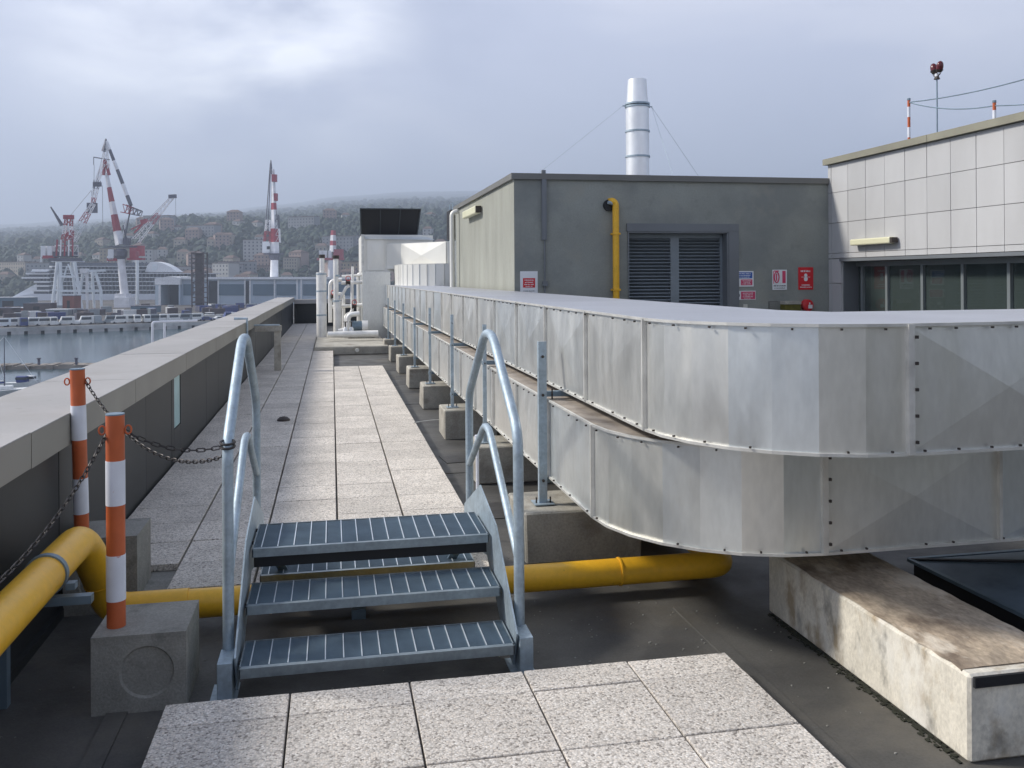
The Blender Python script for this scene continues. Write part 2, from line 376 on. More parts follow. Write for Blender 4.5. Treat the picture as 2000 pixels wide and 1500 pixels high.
# ================================================================ PARAPET
PX, PW = -1.56, .62
pr = thing('parapet', 'long low parapet with grey metal coping and dark cladding on the harbour side', 'parapet wall', (-1.9, 20, ROOF))
box(PX - .50, -4, ROOF, PX - .02, 37.9, .86).build('wall_core', M_slate, pr)
j0 = -2.5
for k in range(17):
    y0 = j0 + k * 2.5; y1 = min(y0 + 2.5, 38.0)
    if y0 > 37.9: break
    q = MB(); dz = rnd.uniform(-.003, .003)
    q.box(PX - PW, y0 + .006, .995 + .055 + dz - .005, PX + .045, y1 - .006, 1.05 + dz)
    q.box(PX + .0205, y0 + .006, .865 + dz, PX + .045, y1 - .006, 1.045 + dz)
    q.box(PX - PW, y0 + .006, .865 + dz, PX - PW + .024, y1 - .006, 1.045 + dz)
    cb = q.build('coping', [M_cap], pr)
    box(PX + .046, y0 + .006, .866 + dz, PX + .049, y1 - .006, 1.046 + dz).build('shaded_coping_face', M_capside, cb)  # thin sheet carrying the painted shade of the coping side
y = -3.1; k = 0
while y < 37.4:
    w = 1.25
    if y < 9.6 < y + w:
        for (a, b, c, d) in ((y, 9.55, ROOF, .86), (9.93, y + w, ROOF, .86), (9.55, 9.93, ROOF, .32), (9.55, 9.93, .84, .86)):
            if b > a: box(PX - .018, a + .004, c, PX, b - .004, d - .003).build('wall_panel', M_slate, pr)
        sl_ = box(PX - .018, 9.56, .325, PX - .006, 9.92, .835).build('glass_slot', M_teal, pr); sl_['label'] = 'pale teal glazed slot in the dark parapet cladding'
    else: box(PX - .018, y + .004, ROOF, PX - rnd.uniform(0, .003), y + w - .004, .857).build('wall_panel', M_slate, pr)
    y += w
box(PX - .0, -4, ROOF, PX + .03, 5.9, ROOF + .05).build('base_flashing', M_slate, pr)
pe = thing('end_parapet', 'low parapet closing the far end of the walkway behind the pipes', 'parapet wall', (1, 38, ROOF))
box(PX + .052, 37.6, ROOF, 9, 37.95, .80).build('wall_core', M_slate, pe)
for k in range(4):
    box(PX + .055 + k * 2.5, 37.5, .80, PX + .045 + (k + 1) * 2.5, 38.0, .97).build('coping', M_cap, pe)

# ================================================================ STEP-OVER STAIR
st = thing('step_over_stair', 'galvanised steel step-over stair with grating treads bridging the yellow pipe', 'stair', (.21, 5.3, ROOF))
XL, XR = -.43, .86
for sgn, xp in ((-1, XL), (1, XR)):
    xa = xp + sgn * .012
    prof = [(4.36, ROOF), (4.33, .09), (4.86, .50), (5.42, .57), (6.13, .28), (6.20, ROOF), (6.08, ROOF), (6.02, .02), (5.62, .27), (5.10, .27), (4.50, -.04)]
    prof = [(4.40, ROOF + .02), (4.30, .09), (4.86, .47), (5.40, .57), (6.05, .30), (6.16, -.02), (6.02, -.09), (5.70, .12), (5.15, .22), (4.62, -.06)]
    q = MB().sheet([(xa, y, z) for y, z in prof], (sgn * .008, 0, 0)).build('stringer', M_galv, st)
    # rails
    xr = xp + sgn * .062
    out_ = fillet([(xr, 4.47, ROOF + .19), (xr, 4.48, 1.04), (xr, 5.20, 1.49), (xr, 5.46, 1.49), (xr, 6.14, 1.03), (xr, 6.14, ROOF + .1)], .11)
    MB().tube(out_, .0265, 14).build('handrail', M_galv, st, smooth=True)
    inn = fillet([(xr, 4.49, .40), (xr, 5.33, .915), (xr, 5.50, .915), (xr, 6.13, .55)], .09)
    MB().tube(inn, .022, 12).build('knee_rail', M_galv, st, smooth=True)
    for yy in (4.30, 6.09):
        f = MB().box(xr - .034, yy, ROOF + .008, xr + .034, yy + .17, ROOF + .19); f.build('foot_bracket', M_galv, st, bevel=.003)
        MB().box(xr - .07, yy - .04, ROOF, xr + .05, yy + .21, ROOF + .008).build('base_plate', M_galv, st)
    # bolts
    b = MB()
    for (yy, zz) in ((4.42, .02), (4.75, .17), (5.2, .36), (5.45, .36), (5.9, .1)):
        b.tube([(xa - sgn * .001, yy, zz), (xa - sgn * .018, yy, zz)], .011, 6)
    stuff(b.build('bolt', M_bolt, st))
    # splayed leg under the landing
    xl2 = xp - sgn * .012
    MB().bar((xl2, 5.48, .33), (xl2 - sgn * .13, 5.62, .05), .05, .012, up=(0, 1, 0)).build('brace', M_grate, st)
def tread(y0, y1, z, name='tread'):
    q = MB(); e = .030
    q.box(XL + .004, y0, z - .045, XR - .004, y0 + .006, z); q.box(XL + .004, y1 - .006, z - .045, XR - .004, y1, z)
    q.box(XL + .003, y0, z - .044, XL + .009, y1, z - .001); q.box(XR - .009, y0, z - .044, XR - .003, y1, z - .001)
    q.box(XL + .004, y0 + .006, z - .008, XR - .004, y0 + .030, z - .001)      # nosing
    t = q.build(name, M_tread, st)
    q = MB(); n = int((y1 - y0 - .04) / .0125)
    for i in range(n):
        yy = y0 + .034 + i * .0125; q.box(XL + .01, yy, z - .030, XR - .01, yy + .0035, z - .003)
    stuff(q.build('grating', M_grate, t))
    n = 15
    for i in range(n):
        x = XL + .05 + i * (XR - XL - .1) / (n - 1)
        if i == 0: b0 = box(x - .0026, y0 + .031, z - .022, x + .0026, y1 - .007, z + .001).build('cross_bar', M_bar, t); x00 = x
        else: link_copy(b0, 'cross_bar', (x - x00, 0, 0), t)
    return t
tread(4.27, 4.60, .05); tread(4.64, 4.99, .205); tread(4.99, 5.49, .385); tread(5.505, 5.85, .075)
MB().box(XL + .01, 5.03, .275, XR - .01, 5.06, .338).build('cross_member', M_black, st)

# ================================================================ GAS PIPE
gp = thing('gas_pipe', 'thick yellow gas pipe running along the parapet, dropping and passing under the stair', 'pipe', (-1.3, 4, ROOF))
P1 = [(-1.30, 0, .47), (-1.30, 4.55, .47)]
MB().tube(P1, .088, 24).build('pipe_section', M_yel, gp, smooth=True)
MB().tube(fillet([(-1.30, 4.551, .47), (-1.30, 5.10, .47), (-1.24, 5.24, .20)], .26, 10), .0875, 24).build('elbow', M_yel, gp, smooth=True)
MB().tube(fillet([(-1.24, 5.24, .20), (-1.20, 5.30, .012), (-.80, 5.30, .012)], .16, 10), .0865, 24).build('elbow', M_yel, gp, smooth=True)
MB().tube([(-.80, 5.30, .012), (-.35, 5.30, .012)], .080, 24).build('pipe_section', M_yel, gp, smooth=True)
MB().tube([(-.349, 5.30, .012), (2.15, 5.30, .018)], .080, 24).build('pipe_section', M_yel, gp, smooth=True)
MB().tube(fillet([(2.15, 5.30, .018), (2.42, 5.30, .018), (2.42, 5.62, .018), (2.42, 9, .018)], .22, 10), .0805, 24).build('elbow', M_yel, gp, smooth=True)
for p in ((-.80, 5.30, .012), (-.349, 5.30, .012), (1.72, 5.30, .017)):
    MB().tube([(p[0] - .005, p[1], p[2]), (p[0] + .005, p[1], p[2])], .0865, 24).build('weld_seam', M_yel, gp, smooth=True)
MB().tube([(-1.24, 5.235, .205), (-1.238, 5.24, .196)], .0905, 24).build('weld_seam', M_yel, gp, smooth=True)
ck = MB().tube([(-1.30, 4.48, .47), (-1.30, 4.515, .47)], .096, 24)
ck.box(-1.21, 4.47, .40, -1.17, 4.52, .43); ck.box(-1.425, 4.48, .36, -1.395, 4.51, .47); ck.build('pipe_clamp', M_grate, gp, smooth=True)
MB().box(-1.50, 4.47, .33, -1.10, 4.52, .368).build('pipe_support', M_grate, gp)
MB().box(-1.50, 4.47, ROOF, -1.46, 4.52, .33).build('support_leg', M_grate, gp)
for x in (.1,): MB().box(x, 5.22, ROOF, x + .08, 5.38, -.066).build('pipe_saddle', M_grate, gp)

# ================================================================ BARRIER POSTS
def ring_face(q, cx_, cz, y, x0, x1, z0, z1, r, depth, n=32):
    outer = []; inner = []; back = []
    for k in range(n):
        a = 2 * math.pi * k / n; c, s = math.cos(a), math.sin(a)
        sx = ((x1 - cx_) if c > 0 else (cx_ - x0)) / max(abs(c), 1e-6); sz = ((z1 - cz) if s > 0 else (cz - z0)) / max(abs(s), 1e-6)
        t = min(sx, sz); outer.append((cx_ + c * t, y, cz + s * t)); inner.append((cx_ + c * r, y, cz + s * r)); back.append((cx_ + c * (r - .008), y + depth, cz + s * (r - .008)))
    v = outer + inner + back; f = []
    for k in range(n):
        j = (k + 1) % n; f += [(k, j, n + j, n + k), (n + k, n + j, 2 * n + j, 2 * n + k)]
    f.append(tuple(range(2 * n, 3 * n)))
    for k in range(n):          # close the four corners of the face
        j = (k + 1) % n; p_, r_ = outer[k], outer[j]
        if abs(p_[0] - r_[0]) > 1e-5 and abs(p_[2] - r_[2]) > 1e-5:
            cxx = x0 if min(abs(p_[0] - x0), abs(r_[0] - x0)) < 1e-5 else x1; czz = z0 if min(abs(p_[2] - z0), abs(r_[2] - z0)) < 1e-5 else z1
            v.append((cxx, y, czz)); f.append((k, len(v) - 1, j))
    q.add(v, f)
def barrier_post(px, py, bx0, by0, bz1, top, label, recess, tilt=(0, 0)):
    t = thing('barrier_post', label, 'barrier post', (px, py, ROOF), 'orange and white barrier posts')
    w = .405; q = MB()
    q.box(bx0, by0, ROOF, bx0 + w, by0 + w, bz1)
    q.f.pop(2); q.mi.pop(2)
    if recess: ring_face(q, bx0 + .235, ROOF + .178, by0, bx0, bx0 + w, ROOF, bz1, .118, .012)
    else: ring_face(q, bx0 + .2, ROOF + .178, by0, bx0, bx0 + w, ROOF, bz1, .118, .010)
    q.build('concrete_base', M_blockc, t)
    # chamfered rim on top
    n = 5; z0 = bz1; H = top - z0
    names = ['orange', 'white', 'orange', 'white', 'orange']; z = z0
    hs = [.13, .25, .27, .245]; tot = sum(hs); rem = H - tot
    u = [-.02, .125, .34, .575, .785, 1]
    segs = [(z0 + H * u[k_], z0 + H * u[k_ + 1]) for k_ in range(5)]
    for i, (a, b) in enumerate(segs):
        def P(zz): return (px + tilt[0] * (zz - z0), py + tilt[1] * (zz - z0), zz)
        if names[i] == 'white':
            MB().tube([P(a), P(b)], .0425, 18).build('white_band', M_white, t, smooth=True)
        else: MB().tube([P(a), P(b)], .041, 18).build('pole', M_orange, t, smooth=True)
    xt, yt, _ = px + tilt[0] * (top - z0), py + tilt[1] * (top - z0), 0
    MB().tube([(xt, yt, top), (xt, yt, top + .006)], .042, 16).build('end_cap', M_grate, t, smooth=True)
    for s in (-1, 1):
        ringp = [(xt + s * (.043 + .014 + .014 * math.cos(a)), yt, top - .07 + .020 * math.sin(a)) for a in [2 * math.pi * k / 10 for k in range(10)]]
        MB().tube(ringp, .0045, 6, closed=True).build('hook', M_orange, t, smooth=True)
    return t
barrier_post(-.985, 4.44, -1.064, 4.31, .23, 1.205, 'orange and white striped post nearest the camera, in a concrete block with round recess', True)
barrier_post(-1.462, 5.74, -1.535, 5.62, .325, 1.30, 'striped post by the parapet, behind the bend of the yellow pipe', False, tilt=(-.012, -.03))
barrier_post(-1.38, 1.9, -1.50, 1.75, .25, 1.20, 'striped post left of the paved platform, beside the parapet', False)

def chain(pts, label, pitch=.034):
    pts = [Vector(p) for p in pts]; d = [0]
    for i in range(1, len(pts)): d.append(d[-1] + (pts[i] - pts[i - 1]).length)
    def at(s):
        for i in range(1, len(d)):
            if s <= d[i]: t = (s - d[i - 1]) / (d[i] - d[i - 1]); return pts[i - 1].lerp(pts[i], t), (pts[i] - pts[i - 1]).normalized()
        return pts[-1], (pts[-1] - pts[-2]).normalized()
    q = MB(); n = int(d[-1] / pitch)
    for k in range(n):
        c, t = at((k + .5) * pitch); a = t.cross(Vector((0, 0, 1))).normalized(); b = t.cross(a)
        s = a if k % 2 else b; L2 = pitch * .62; w = .0085; ring = []
        for j in range(10):
            an = 2 * math.pi * j / 10; ca, sa = math.cos(an), math.sin(an)
            ring.append(c + t * (ca * .010 + (L2 - .010) * (1 if ca > 0 else -1) * min(1, abs(ca) * 3)) + s * sa * w)
        q.tube(ring, .0029, 5, closed=True)
    return tag(q.build('chain', M_chain, smooth=True), label, 'chain', 'barrier chains')
def sagc(a, b, sag, n=24):
    a, b = Vector(a), Vector(b); return [a.lerp(b, t / n) + Vector((0, 0, -4 * sag * (t / n) * (1 - t / n))) for t in range(n + 1)]
chain(sagc((-1.43, 5.71, 1.23), (-.50, 4.50, .985), .19), 'dark chain sagging from the leaning post to the stair rail')
chain(sagc((-.945, 4.44, 1.13), (-.50, 4.47, 1.035), .05), 'dark chain between the nearest striped post and the stair rail')
chain(sagc((-1.02, 4.44, 1.12), (-1.34, 1.9, 1.12), .36, 36), 'dark chain hanging from the nearest striped post down to the left')
q = MB()
for z in (1.03, 1.05): q.tube([(-.492 + .033 * math.cos(a), 4.48 + .033 * math.sin(a), z + .006 * math.sin(a)) for a in [2 * math.pi * k / 16 for k in range(16)]], .006, 6, closed=True)
tag(q.build('chain', M_chain, smooth=True), 'short chain wrapped round the left front stair rail', 'chain', 'barrier chains')

# ================================================================ DUCTS
def duct(name, label, xl, ys, R_, z0, z1, width, slope, yfar, lipdrop, topm, xend=8.0, step=1.1, cross=True):
    t = thing(name, label, 'duct', (xl, ys, z0), 'long sheet metal ventilation ducts')
    cxn, cyn = xl + R_, ys; nf = 7
    a_end = math.pi * 1.5 + math.atan(slope)
    outer = [(xl, yfar), (xl, ys)]
    for k in range(1, nf + 1):
        a = math.pi + (a_end - math.pi) * k / nf; outer.append((cxn + R_ * math.cos(a), cyn + R_ * math.sin(a)))
    lx, ly = outer[-1]; outer.append((xend, ly + (xend - lx) * slope))
    iy = ly + (xend - lx) * slope + width
    inner = [(xend, iy), (xl + width + .15, ly + (xl + width + .15 - lx) * slope + width + .12), (xl + width, ly + width + .5), (xl + width, yfar)]
    # inner body, slightly inside the skin
    def shrink(pl, e):
        o = []
        for i, (x, y) in enumerate(pl):
            a = Vector(pl[max(i - 1, 0)]); b = Vector((x, y)); c = Vector(pl[min(i + 1, len(pl) - 1)])
            n = Vector((0, 0))
            for d in ((b - a), (c - b)):
                if d.length > 1e-6: d = d.normalized(); n += Vector((-d.y, d.x))
            n = n.normalized() if n.length else n
            o.append((x + n.x * e, y + n.y * e))
        return o
    so_ = shrink(outer, .02)
    MB().prism(so_ + inner, z0 + .004, z1 - .010).build('duct_body', M_duct, t)
    tp = MB().prism(shrink(outer, -.004) + inner, z1 - .009, z1); tp.build('top_sheet', topm, t)
    # skin panels
    segs = []
    y = ys
    while y > -99 and y < yfar - .2:
        y1 = min(y + step, yfar); segs.append(((xl, y), (xl, y1), 'run')); y = y1
    for i in range(1, nf + 1): segs.append((outer[i], outer[i + 1], 'bend'))
    x = lx; px_, py_ = lx, ly
    while x < xend - .1:
        x1 = min(x + (1.02 if x == lx else 1.25), xend); segs.append(((x, ly + (x - lx) * slope), (x1, ly + (x1 - lx) * slope), 'run2')); x = x1
    for (a, b, kd) in segs:
        A = Vector((*a, 0)); B = Vector((*b, 0)); d = (B - A)
        nrm = Vector((d.y, -d.x, 0)).normalized()
        ctr = Vector((xl + width / 2, ys + 2, 0)) if kd != 'run2' else Vector((lx + 2, ly + width / 2 + .3, 0))
        if nrm.dot((A + B) / 2 - ctr) < 0: nrm = -nrm
        zl, zh = z0 + .004, z1 - .011
        p = [A + Vector((0, 0, zl)), B + Vector((0, 0, zl)), B + Vector((0, 0, zh)), A + Vector((0, 0, zh))]
        bk = [v - nrm * .012 for v in p]
        if kd != 'bend' and cross:
            cc = (p[0] + p[2]) / 2 + nrm * (.022 if rnd.random() < .9 else .012)
            q = MB().add(p + [cc] + bk, [(0, 1, 4), (1, 2, 4), (2, 3, 4), (3, 0, 4), (5, 6, 1, 0), (6, 7, 2, 1), (7, 8, 3, 2), (8, 5, 0, 3), (8, 7, 6, 5)])
        else:
            q = MB().add(p + bk, [(0, 1, 2, 3), (4, 5, 1, 0), (5, 6, 2, 1), (6, 7, 3, 2), (7, 4, 0, 3), (7, 6, 5, 4)])
        q.build('panel', M_duct, t)
        # raised joint strips
        if kd == 'run' or (kd == 'run2' and a != (lx, ly)):
            e = A if kd == 'run' else A
            sx = d.normalized() * .008
            MB().obox(e + Vector((0, 0, (z0 + z1) / 2)) + nrm * .008, sx, nrm * .016, Vector((0, 0, (z1 - z0) / 2 - .002))).build('joint_strip', M_seam, t)
    e0 = Vector((lx, ly, (z0 + z1) / 2)); n0 = Vector((slope, -1, 0)).normalized()
    MB().obox(e0 + n0 * .008, Vector((1, slope, 0)).normalized() * .015, n0 * .016, Vector((0, 0, (z1 - z0) / 2 - .002))).build('joint_strip', M_seam, t)
    # rims along the bend and runs
    o1 = shrink(outer, -.016); o2 = shrink(outer, -.001)
    for zz, nm in ((z0 - .004, 'bottom_rim'), (z1 - .012, 'top_rim')):
        v = []; f = []
        for i in range(len(o1)):
            v += [(o1[i][0], o1[i][1], zz), (o2[i][0], o2[i][1], zz), (o2[i][0], o2[i][1], zz + .014), (o1[i][0], o1[i][1], zz + .014)]
            if i:
                b = 4 * (i - 1)
                for k in range(4): f.append((b + k, b + (k + 1) % 4, b + 4 + (k + 1) % 4, b + 4 + k))
        f += [(0, 1, 2, 3), (len(v) - 1, len(v) - 2, len(v) - 3, len(v) - 4)]
        MB().add(v, f).build(nm, M_seam, t)
    # screws along the rims
    q = MB(); path = shrink(outer, -.020)
    for zz in (z0 + .018, z1 - .022):
        for i in range(1 if False else 0, len(path) - 1):
            A = Vector((*path[i], 0)); B = Vector((*path[i + 1], 0)); ln = (B - A).length; n = max(1, round(ln / .16))
            if i == 0 and ln > 8: A = B + (A - B).normalized() * 8; n = 40
            d = (B - A).normalized(); nr = Vector((d.y, -d.x, 0))
            for k in range(n):
                if rnd.random() < .12: continue
                c = A.lerp(B, (k + .5 + rnd.uniform(-.12, .12)) / n); c.z = zz; q.obox(c, d * .0045, nr * .006, Vector((0, 0, .0045)))
    for k in range(5):
        c = Vector((lx, ly, z0 + (z1 - z0) * (k + .5) / 5)) + n0 * .026 + Vector((.022, 0, 0)); q.obox(c, Vector((.006, 0, 0)), n0 * .006, Vector((0, 0, .007)))
    stuff(q.build('screw', M_bolt, t))
    return t
up = duct('ventilation_duct', 'upper grey sheet metal duct with the wide faceted bend above the other duct', 1.60, 4.46, .88, 1.03, 1.612, 1.15, .035, 27.2, .02, M_ducttop)
lo = duct('ventilation_duct', 'lower grey sheet metal duct tucked beneath the overhanging upper duct', 1.50, 5.08, .92, .42, .965, 1.25, .012, 27.2, .02, M_ledge)

# supports
ysup = [5.95, 8.35, 10.75, 13.3, 15.85, 18.4, 20.95, 23.5]
ordn = ['nearest', 'second', 'third', 'fourth', 'fifth', 'sixth', 'seventh', 'farthest']
for i, y in enumerate(ysup):
    if i == 0:
        x0, x1, w = 1.275, 2.1, .62
    else: x0, x1, w = 1.315, 1.95, .60
    q = MB().box(x0, y, ROOF, x1, y + w, .232)
    for v in q.v: v += Vector((rnd.uniform(-.008, .008), rnd.uniform(-.008, .008), rnd.uniform(-.006, .006)))
    tag(q.build('support_block', M_conc, bevel=.012), '%s pale concrete block under the ducts, counting from the stair' % ordn[i], 'concrete block', 'blocks carrying the duct supports')
    f = thing('duct_support', '%s steel channel post holding the ducts, counting from the stair' % ordn[i], 'support post', (1.44, y + .22, .24), 'steel supports along the ducts')
    px = 1.447 if i == 0 else 1.44; yy = y + .21; tp = 1.375 if i < 4 else 1.30; s = 1 if i == 0 else .62
    MB().box(px - .029 * s, yy, .245, px + .029 * s, yy + .006, tp).box(px - .029 * s, yy + .006, .245, px - .023 * s, yy + .04 * s, tp).box(px + .023 * s, yy + .006, .245, px + .029 * s, yy + .04 * s, tp).build('channel_post', M_galv, f)
    MB().box(px - .07, yy - .05, .238, px + .07, yy + .09, .246).build('base_plate', M_galv, f)
    MB().box(px - .02, yy + .035, .375, px + 1.3, yy + .075, .412).build('cross_rail', M_grate, f)
    MB().box(px - .02, yy + .035, .983, px + 1.3, yy + .075, 1.020).build('cross_rail', M_grate, f)
    b = MB()
    for zz in (.40, 1.0, 1.27): b.tube([(px, yy + .001, zz), (px, yy - .012, zz)], .009 * (1.2 * s), 6)
    for dx in (-.05, .05): b.tube([(px + dx, yy, .246), (px + dx, yy, .285)], .006, 6)
    stuff(b.build('bolt', M_bolt, f))
    if i == 0: MB().tube([(px + .075, yy + .03, .43), (px + .075, yy + .03, 1.04)], .006, 6).build('threaded_rod', M_bolt, f)

# big plinth lower right
pl = thing('concrete_plinth', 'long stained concrete plinth under the duct bend at the lower right', 'plinth', (2.73, 4.2, ROOF))
q = MB()
nx, ny = 6, 24; X0, X1, Y0, Y1 = 2.475, 3.01, 3.16, 4.84
MB().box(X0, Y0, ROOF, X1, Y1, .235).build('plinth_body', M_plinth, pl, bevel=.012)
v = []; f = []
for j in range(ny + 1):
    for i in range(nx + 1):
        e = .006 if (i in (0, nx) or j in (0, ny)) else 0
        v.append((X0 + .006 + (X1 - X0 - .012) * i / nx + (rnd.uniform(-.006, .008) if i == 0 else 0), Y0 + .05 + (Y1 - Y0 - .05) * j / ny, .236 + rnd.uniform(.006, .013) - e))
for j in range(ny):
    for i in range(nx): a = j * (nx + 1) + i; f.append((a, a + 1, a + nx + 2, a + nx + 1))
bot = len(v); v += [(X0 + .01, Y0 + .05, .22), (X1 - .01, Y0 + .05, .22)]
f.append((0, bot, bot + 1, nx)[::1])
MB().add(v, f).build('mortar_top', M_plinthtop, pl)
MB().box(X0 + .02, Y0 - .012, .185, X1, Y0 + .05, .226).build('edge_angle', M_black, pl)
q = MB()
for k in range(520):
    y = rnd.choice((rnd.uniform(3.2, 4.8), rnd.gauss(4.45, .12), rnd.gauss(3.7, .25))); x = X0 - abs(rnd.gauss(0, .02)) - .002; s = rnd.uniform(.002, .007)
    q.obox((x, y, ROOF + s * .4), Vector((s, 0, 0)), Vector((0, s * 1.8, 0)), Vector((0, 0, s * .6)))
tag(stuff(q.build('moss', M_moss)), 'dark moss growing along the foot of the plinth', 'moss')

q = MB()
for k in range(230):
    x, y = rnd.choice(((rnd.uniform(1.9, 2.46), rnd.uniform(2.6, 5.0)), (rnd.uniform(-1.5, -.72), rnd.uniform(2.6, 5.2)), (rnd.uniform(1.05, 1.9), rnd.uniform(4.2, 9)), (rnd.uniform(-.7, 1.9), rnd.uniform(4.13, 5.1))))
    z_ = rnd.uniform(.0012, .0034); q.obox((x, y, ROOF + z_ * .8), Vector((z_ * rnd.uniform(.8, 2), z_ * .4, 0)), Vector((-z_ * .3, z_, 0)), Vector((0, 0, z_ * .7)))
tag(stuff(q.build('grit', M_blockc)), 'loose grit scattered over the dark roof membrane', 'grit')
q = MB()
for (x, y, w_, h_, a) in ((1.35, 7.4, .25, .5, .05), (1.3, 9.6, .3, .4, .1)):
    q.obox((x, y, ROOF + .003), Vector((math.cos(a), math.sin(a), 0)) * w_ / 2, Vector((-math.sin(a), math.cos(a), 0)) * h_ / 2, Vector((0, 0, .004)))
q.build('membrane_patch', M_memb2, bpy.data.objects['roof_deck'])
# roof window, low pyramid
sk = thing('skylight', 'low dark glazed skylight on the roof at the right edge', 'skylight', (4.5, 4.4, ROOF))
x0, x1, y0, y1 = 3.64, 5.3, 3.55, 5.15
MB().box(x0, y0, ROOF, x1, y1, -.005).build('kerb', M_black, sk)
ap = Vector(((x0 + x1) / 2, (y0 + y1) / 2, .17))
c4 = [Vector((x0 - .02, y0 - .02, .002)), Vector((x1 + .02, y0 - .02, .002)), Vector((x1 + .02, y1 + .02, .002)), Vector((x0 - .02, y1 + .02, .002))]
for k in range(4):
    MB().sheet([c4[k], c4[(k + 1) % 4], ap], (0, 0, -.012)).build('pane', M_sky, sk)
    MB().bar(c4[k], ap + Vector((0, 0, .004)), .03, .016).build('hip_bar', M_black, sk)
    MB().bar(c4[k], c4[(k + 1) % 4], .03, .02).build('edge_bar', M_grate, sk)

# ================================================================ SHADE TOWER (added unseen behind the viewpoint, darkens camera-facing surfaces)
tw = thing('unseen_shade_tower', 'added grey tower, unseen behind the viewpoint, darkening surfaces that face the camera', 'building', (6, -9, ROOF))
box(.2, -12.5, ROOF, 15.5, -6.5, 5.2).build('wall', M_dwall, tw); box(.1, -12.6, 5.2, 15.6, -6.4, 5.32).build('coping', M_dcap, tw)
box(2.2, -6.5, ROOF, 3.3, -6.44, 2.1).build('door', M_door, tw)
# ================================================================ PLANT ROOM
FY, BX = 14.0, 2.84
bl = thing('plant_room', 'dark grey rendered plant room with a louvred double door', 'building', (5.5, 17, ROOF))
DX0, DX1, DZ = 4.72, 6.47, 2.56
q = MB().box(BX + .003, FY, ROOF, DX0, FY + .3, 3.38).box(DX1, FY, ROOF, 8.335, FY + .3, 3.38).box(DX0, FY + .001, DZ, DX1, FY + .3, 3.379)
q.build('front_wall', M_dwall, bl)
box(BX, FY + .002, ROOF, BX + .28, 20.6, 3.378).build('side_wall', M_swall, bl)
box(BX, 20.601, ROOF, 8.27, 20.9, 3.378).build('rear_wall', M_dwall, bl)
box(BX + .3, FY + .3, 3.2, 8.27, 20.6, 3.3).build('roof_slab', M_memb, bl)
box(BX - .05, FY - .05, 3.38, 8.34, FY + .35, 3.475).build('coping', M_dcap, bl)
box(BX - .05, FY + .352, 3.382, BX + .33, 20.95, 3.473).build('coping', M_dcap, bl)
box(BX + .331, 20.55, 3.382, 8.3, 20.95, 3.473).build('coping', M_dcap, bl)
# door
dr = MB().box(DX0, FY + .17, ROOF, DX1, FY + .23, 0).box(DX0, FY + .17, DZ - .1, DX1, FY + .23, DZ).box(DX0, FY + .17, 0, DX0 + .07, FY + .23, DZ - .1).box(DX1 - .07, FY + .17, 0, DX1, FY + .23, DZ - .1).box((DX0 + DX1) / 2 - .075, FY + .165, 0, (DX0 + DX1) / 2 + .075, FY + .23, DZ - .1).box(DX0, FY + .26, ROOF, DX1, FY + .28, DZ).build('louvred_door', M_door, bl)
fr = MB().box(DX0 - .02, FY - .03, DZ, DX1 + .18, FY - .002, DZ + .13).box(DX1 + .002, FY - .028, ROOF, DX1 + .18, FY - .002, DZ - .001)
fr.build('door_surround', M_frame, bl)
MB().box(DX1 - .025, FY - .02, ROOF, DX1, FY + .17, DZ - .002).box(DX0, FY - .02, ROOF, DX0 + .02, FY + .17, DZ - .002).box(DX0 + .021, FY - .018, DZ - .025, DX1 - .026, FY + .169, DZ - .002).build('door_reveal', M_frame, bl)
xm = (DX0 + DX1) / 2; s0 = None
for (a, b) in ((DX0 + .07, xm - .075), (xm + .075, DX1 - .07)):
    z = .05; w0 = None
    while z < DZ - .13:
        if w0 is None:
            w0 = MB().obox(((a + b) / 2, FY + .195, z + .025), Vector(((b - a) / 2 - .002, 0, 0)), Vector((0, .027, -.018)), Vector((0, .004, .006))).build('slat', M_door, dr); zz0 = z
        else: link_copy(w0, 'slat', (0, 0, z - zz0), dr)
        z += .056
MB().tube([(xm - .05, FY + .16, 1.1), (xm - .05, FY + .13, 1.1), (xm - .13, FY + .13, 1.1)], .012, 6).build('handle', M_galv, dr)
# conduit and downpipe belong to the wall
MB().box(3.285, FY - .05, 2.42, 3.36, FY - .001, 3.38).build('conduit', M_frame, bl)
MB().tube([(3.33, FY - .02, 1.0), (3.33, FY - .02, 2.42)], .013, 8).build('conduit', M_frame, bl)
MB().box(3.29, FY - .05, 1.68, 3.37, FY - .003, 1.76).build('conduit_box', M_frame, bl)
MB().box(3.29, FY - .04, 3.475, 3.35, FY + .02, 3.53).build('conduit', M_frame, bl)
dp = fillet([(BX + .02, 20.3, 3.34), (BX - .16, 20.3, 3.30), (BX - .16, 20.3, ROOF)], .12)
MB().tube(dp, .055, 12).build('downpipe', M_ins, bl, smooth=True)
tag(MB().box(BX - .12, 20.98, 2.72, BX + .6, 21.6, 3.42).build('roof_unit', M_black, bevel=.02), 'black cabinet peeking out behind the far corner of the plant room', 'cabinet')
# yellow wall pipe
wp = thing('wall_gas_pipe', 'thin yellow gas pipe rising up the plant room wall beside the door', 'pipe', (4.47, FY - .1, ROOF))
MB().tube(fillet([(4.49, FY - .1, ROOF), (4.49, FY - .1, 3.0), (4.44, FY - .1, 3.045), (4.42, FY - .0, 3.045)], .06), .053, 14).build('pipe_run', M_yel, wp, smooth=True)
MB().tube([(4.40, FY - .06, 2.98), (4.40, FY - .001, 2.98)], .095, 16).build('wall_flange', M_black, wp, smooth=True)
MB().tube([(4.44, FY - .1, 3.0), (4.36, FY - .12, 3.02)], .03, 10).build('vent_cowl', M_galv, wp, smooth=True)
for z in (2.5, 1.6): MB().box(4.43, FY - .158, z, 4.55, FY - .001, z + .03).build('pipe_clip', M_yel, wp)
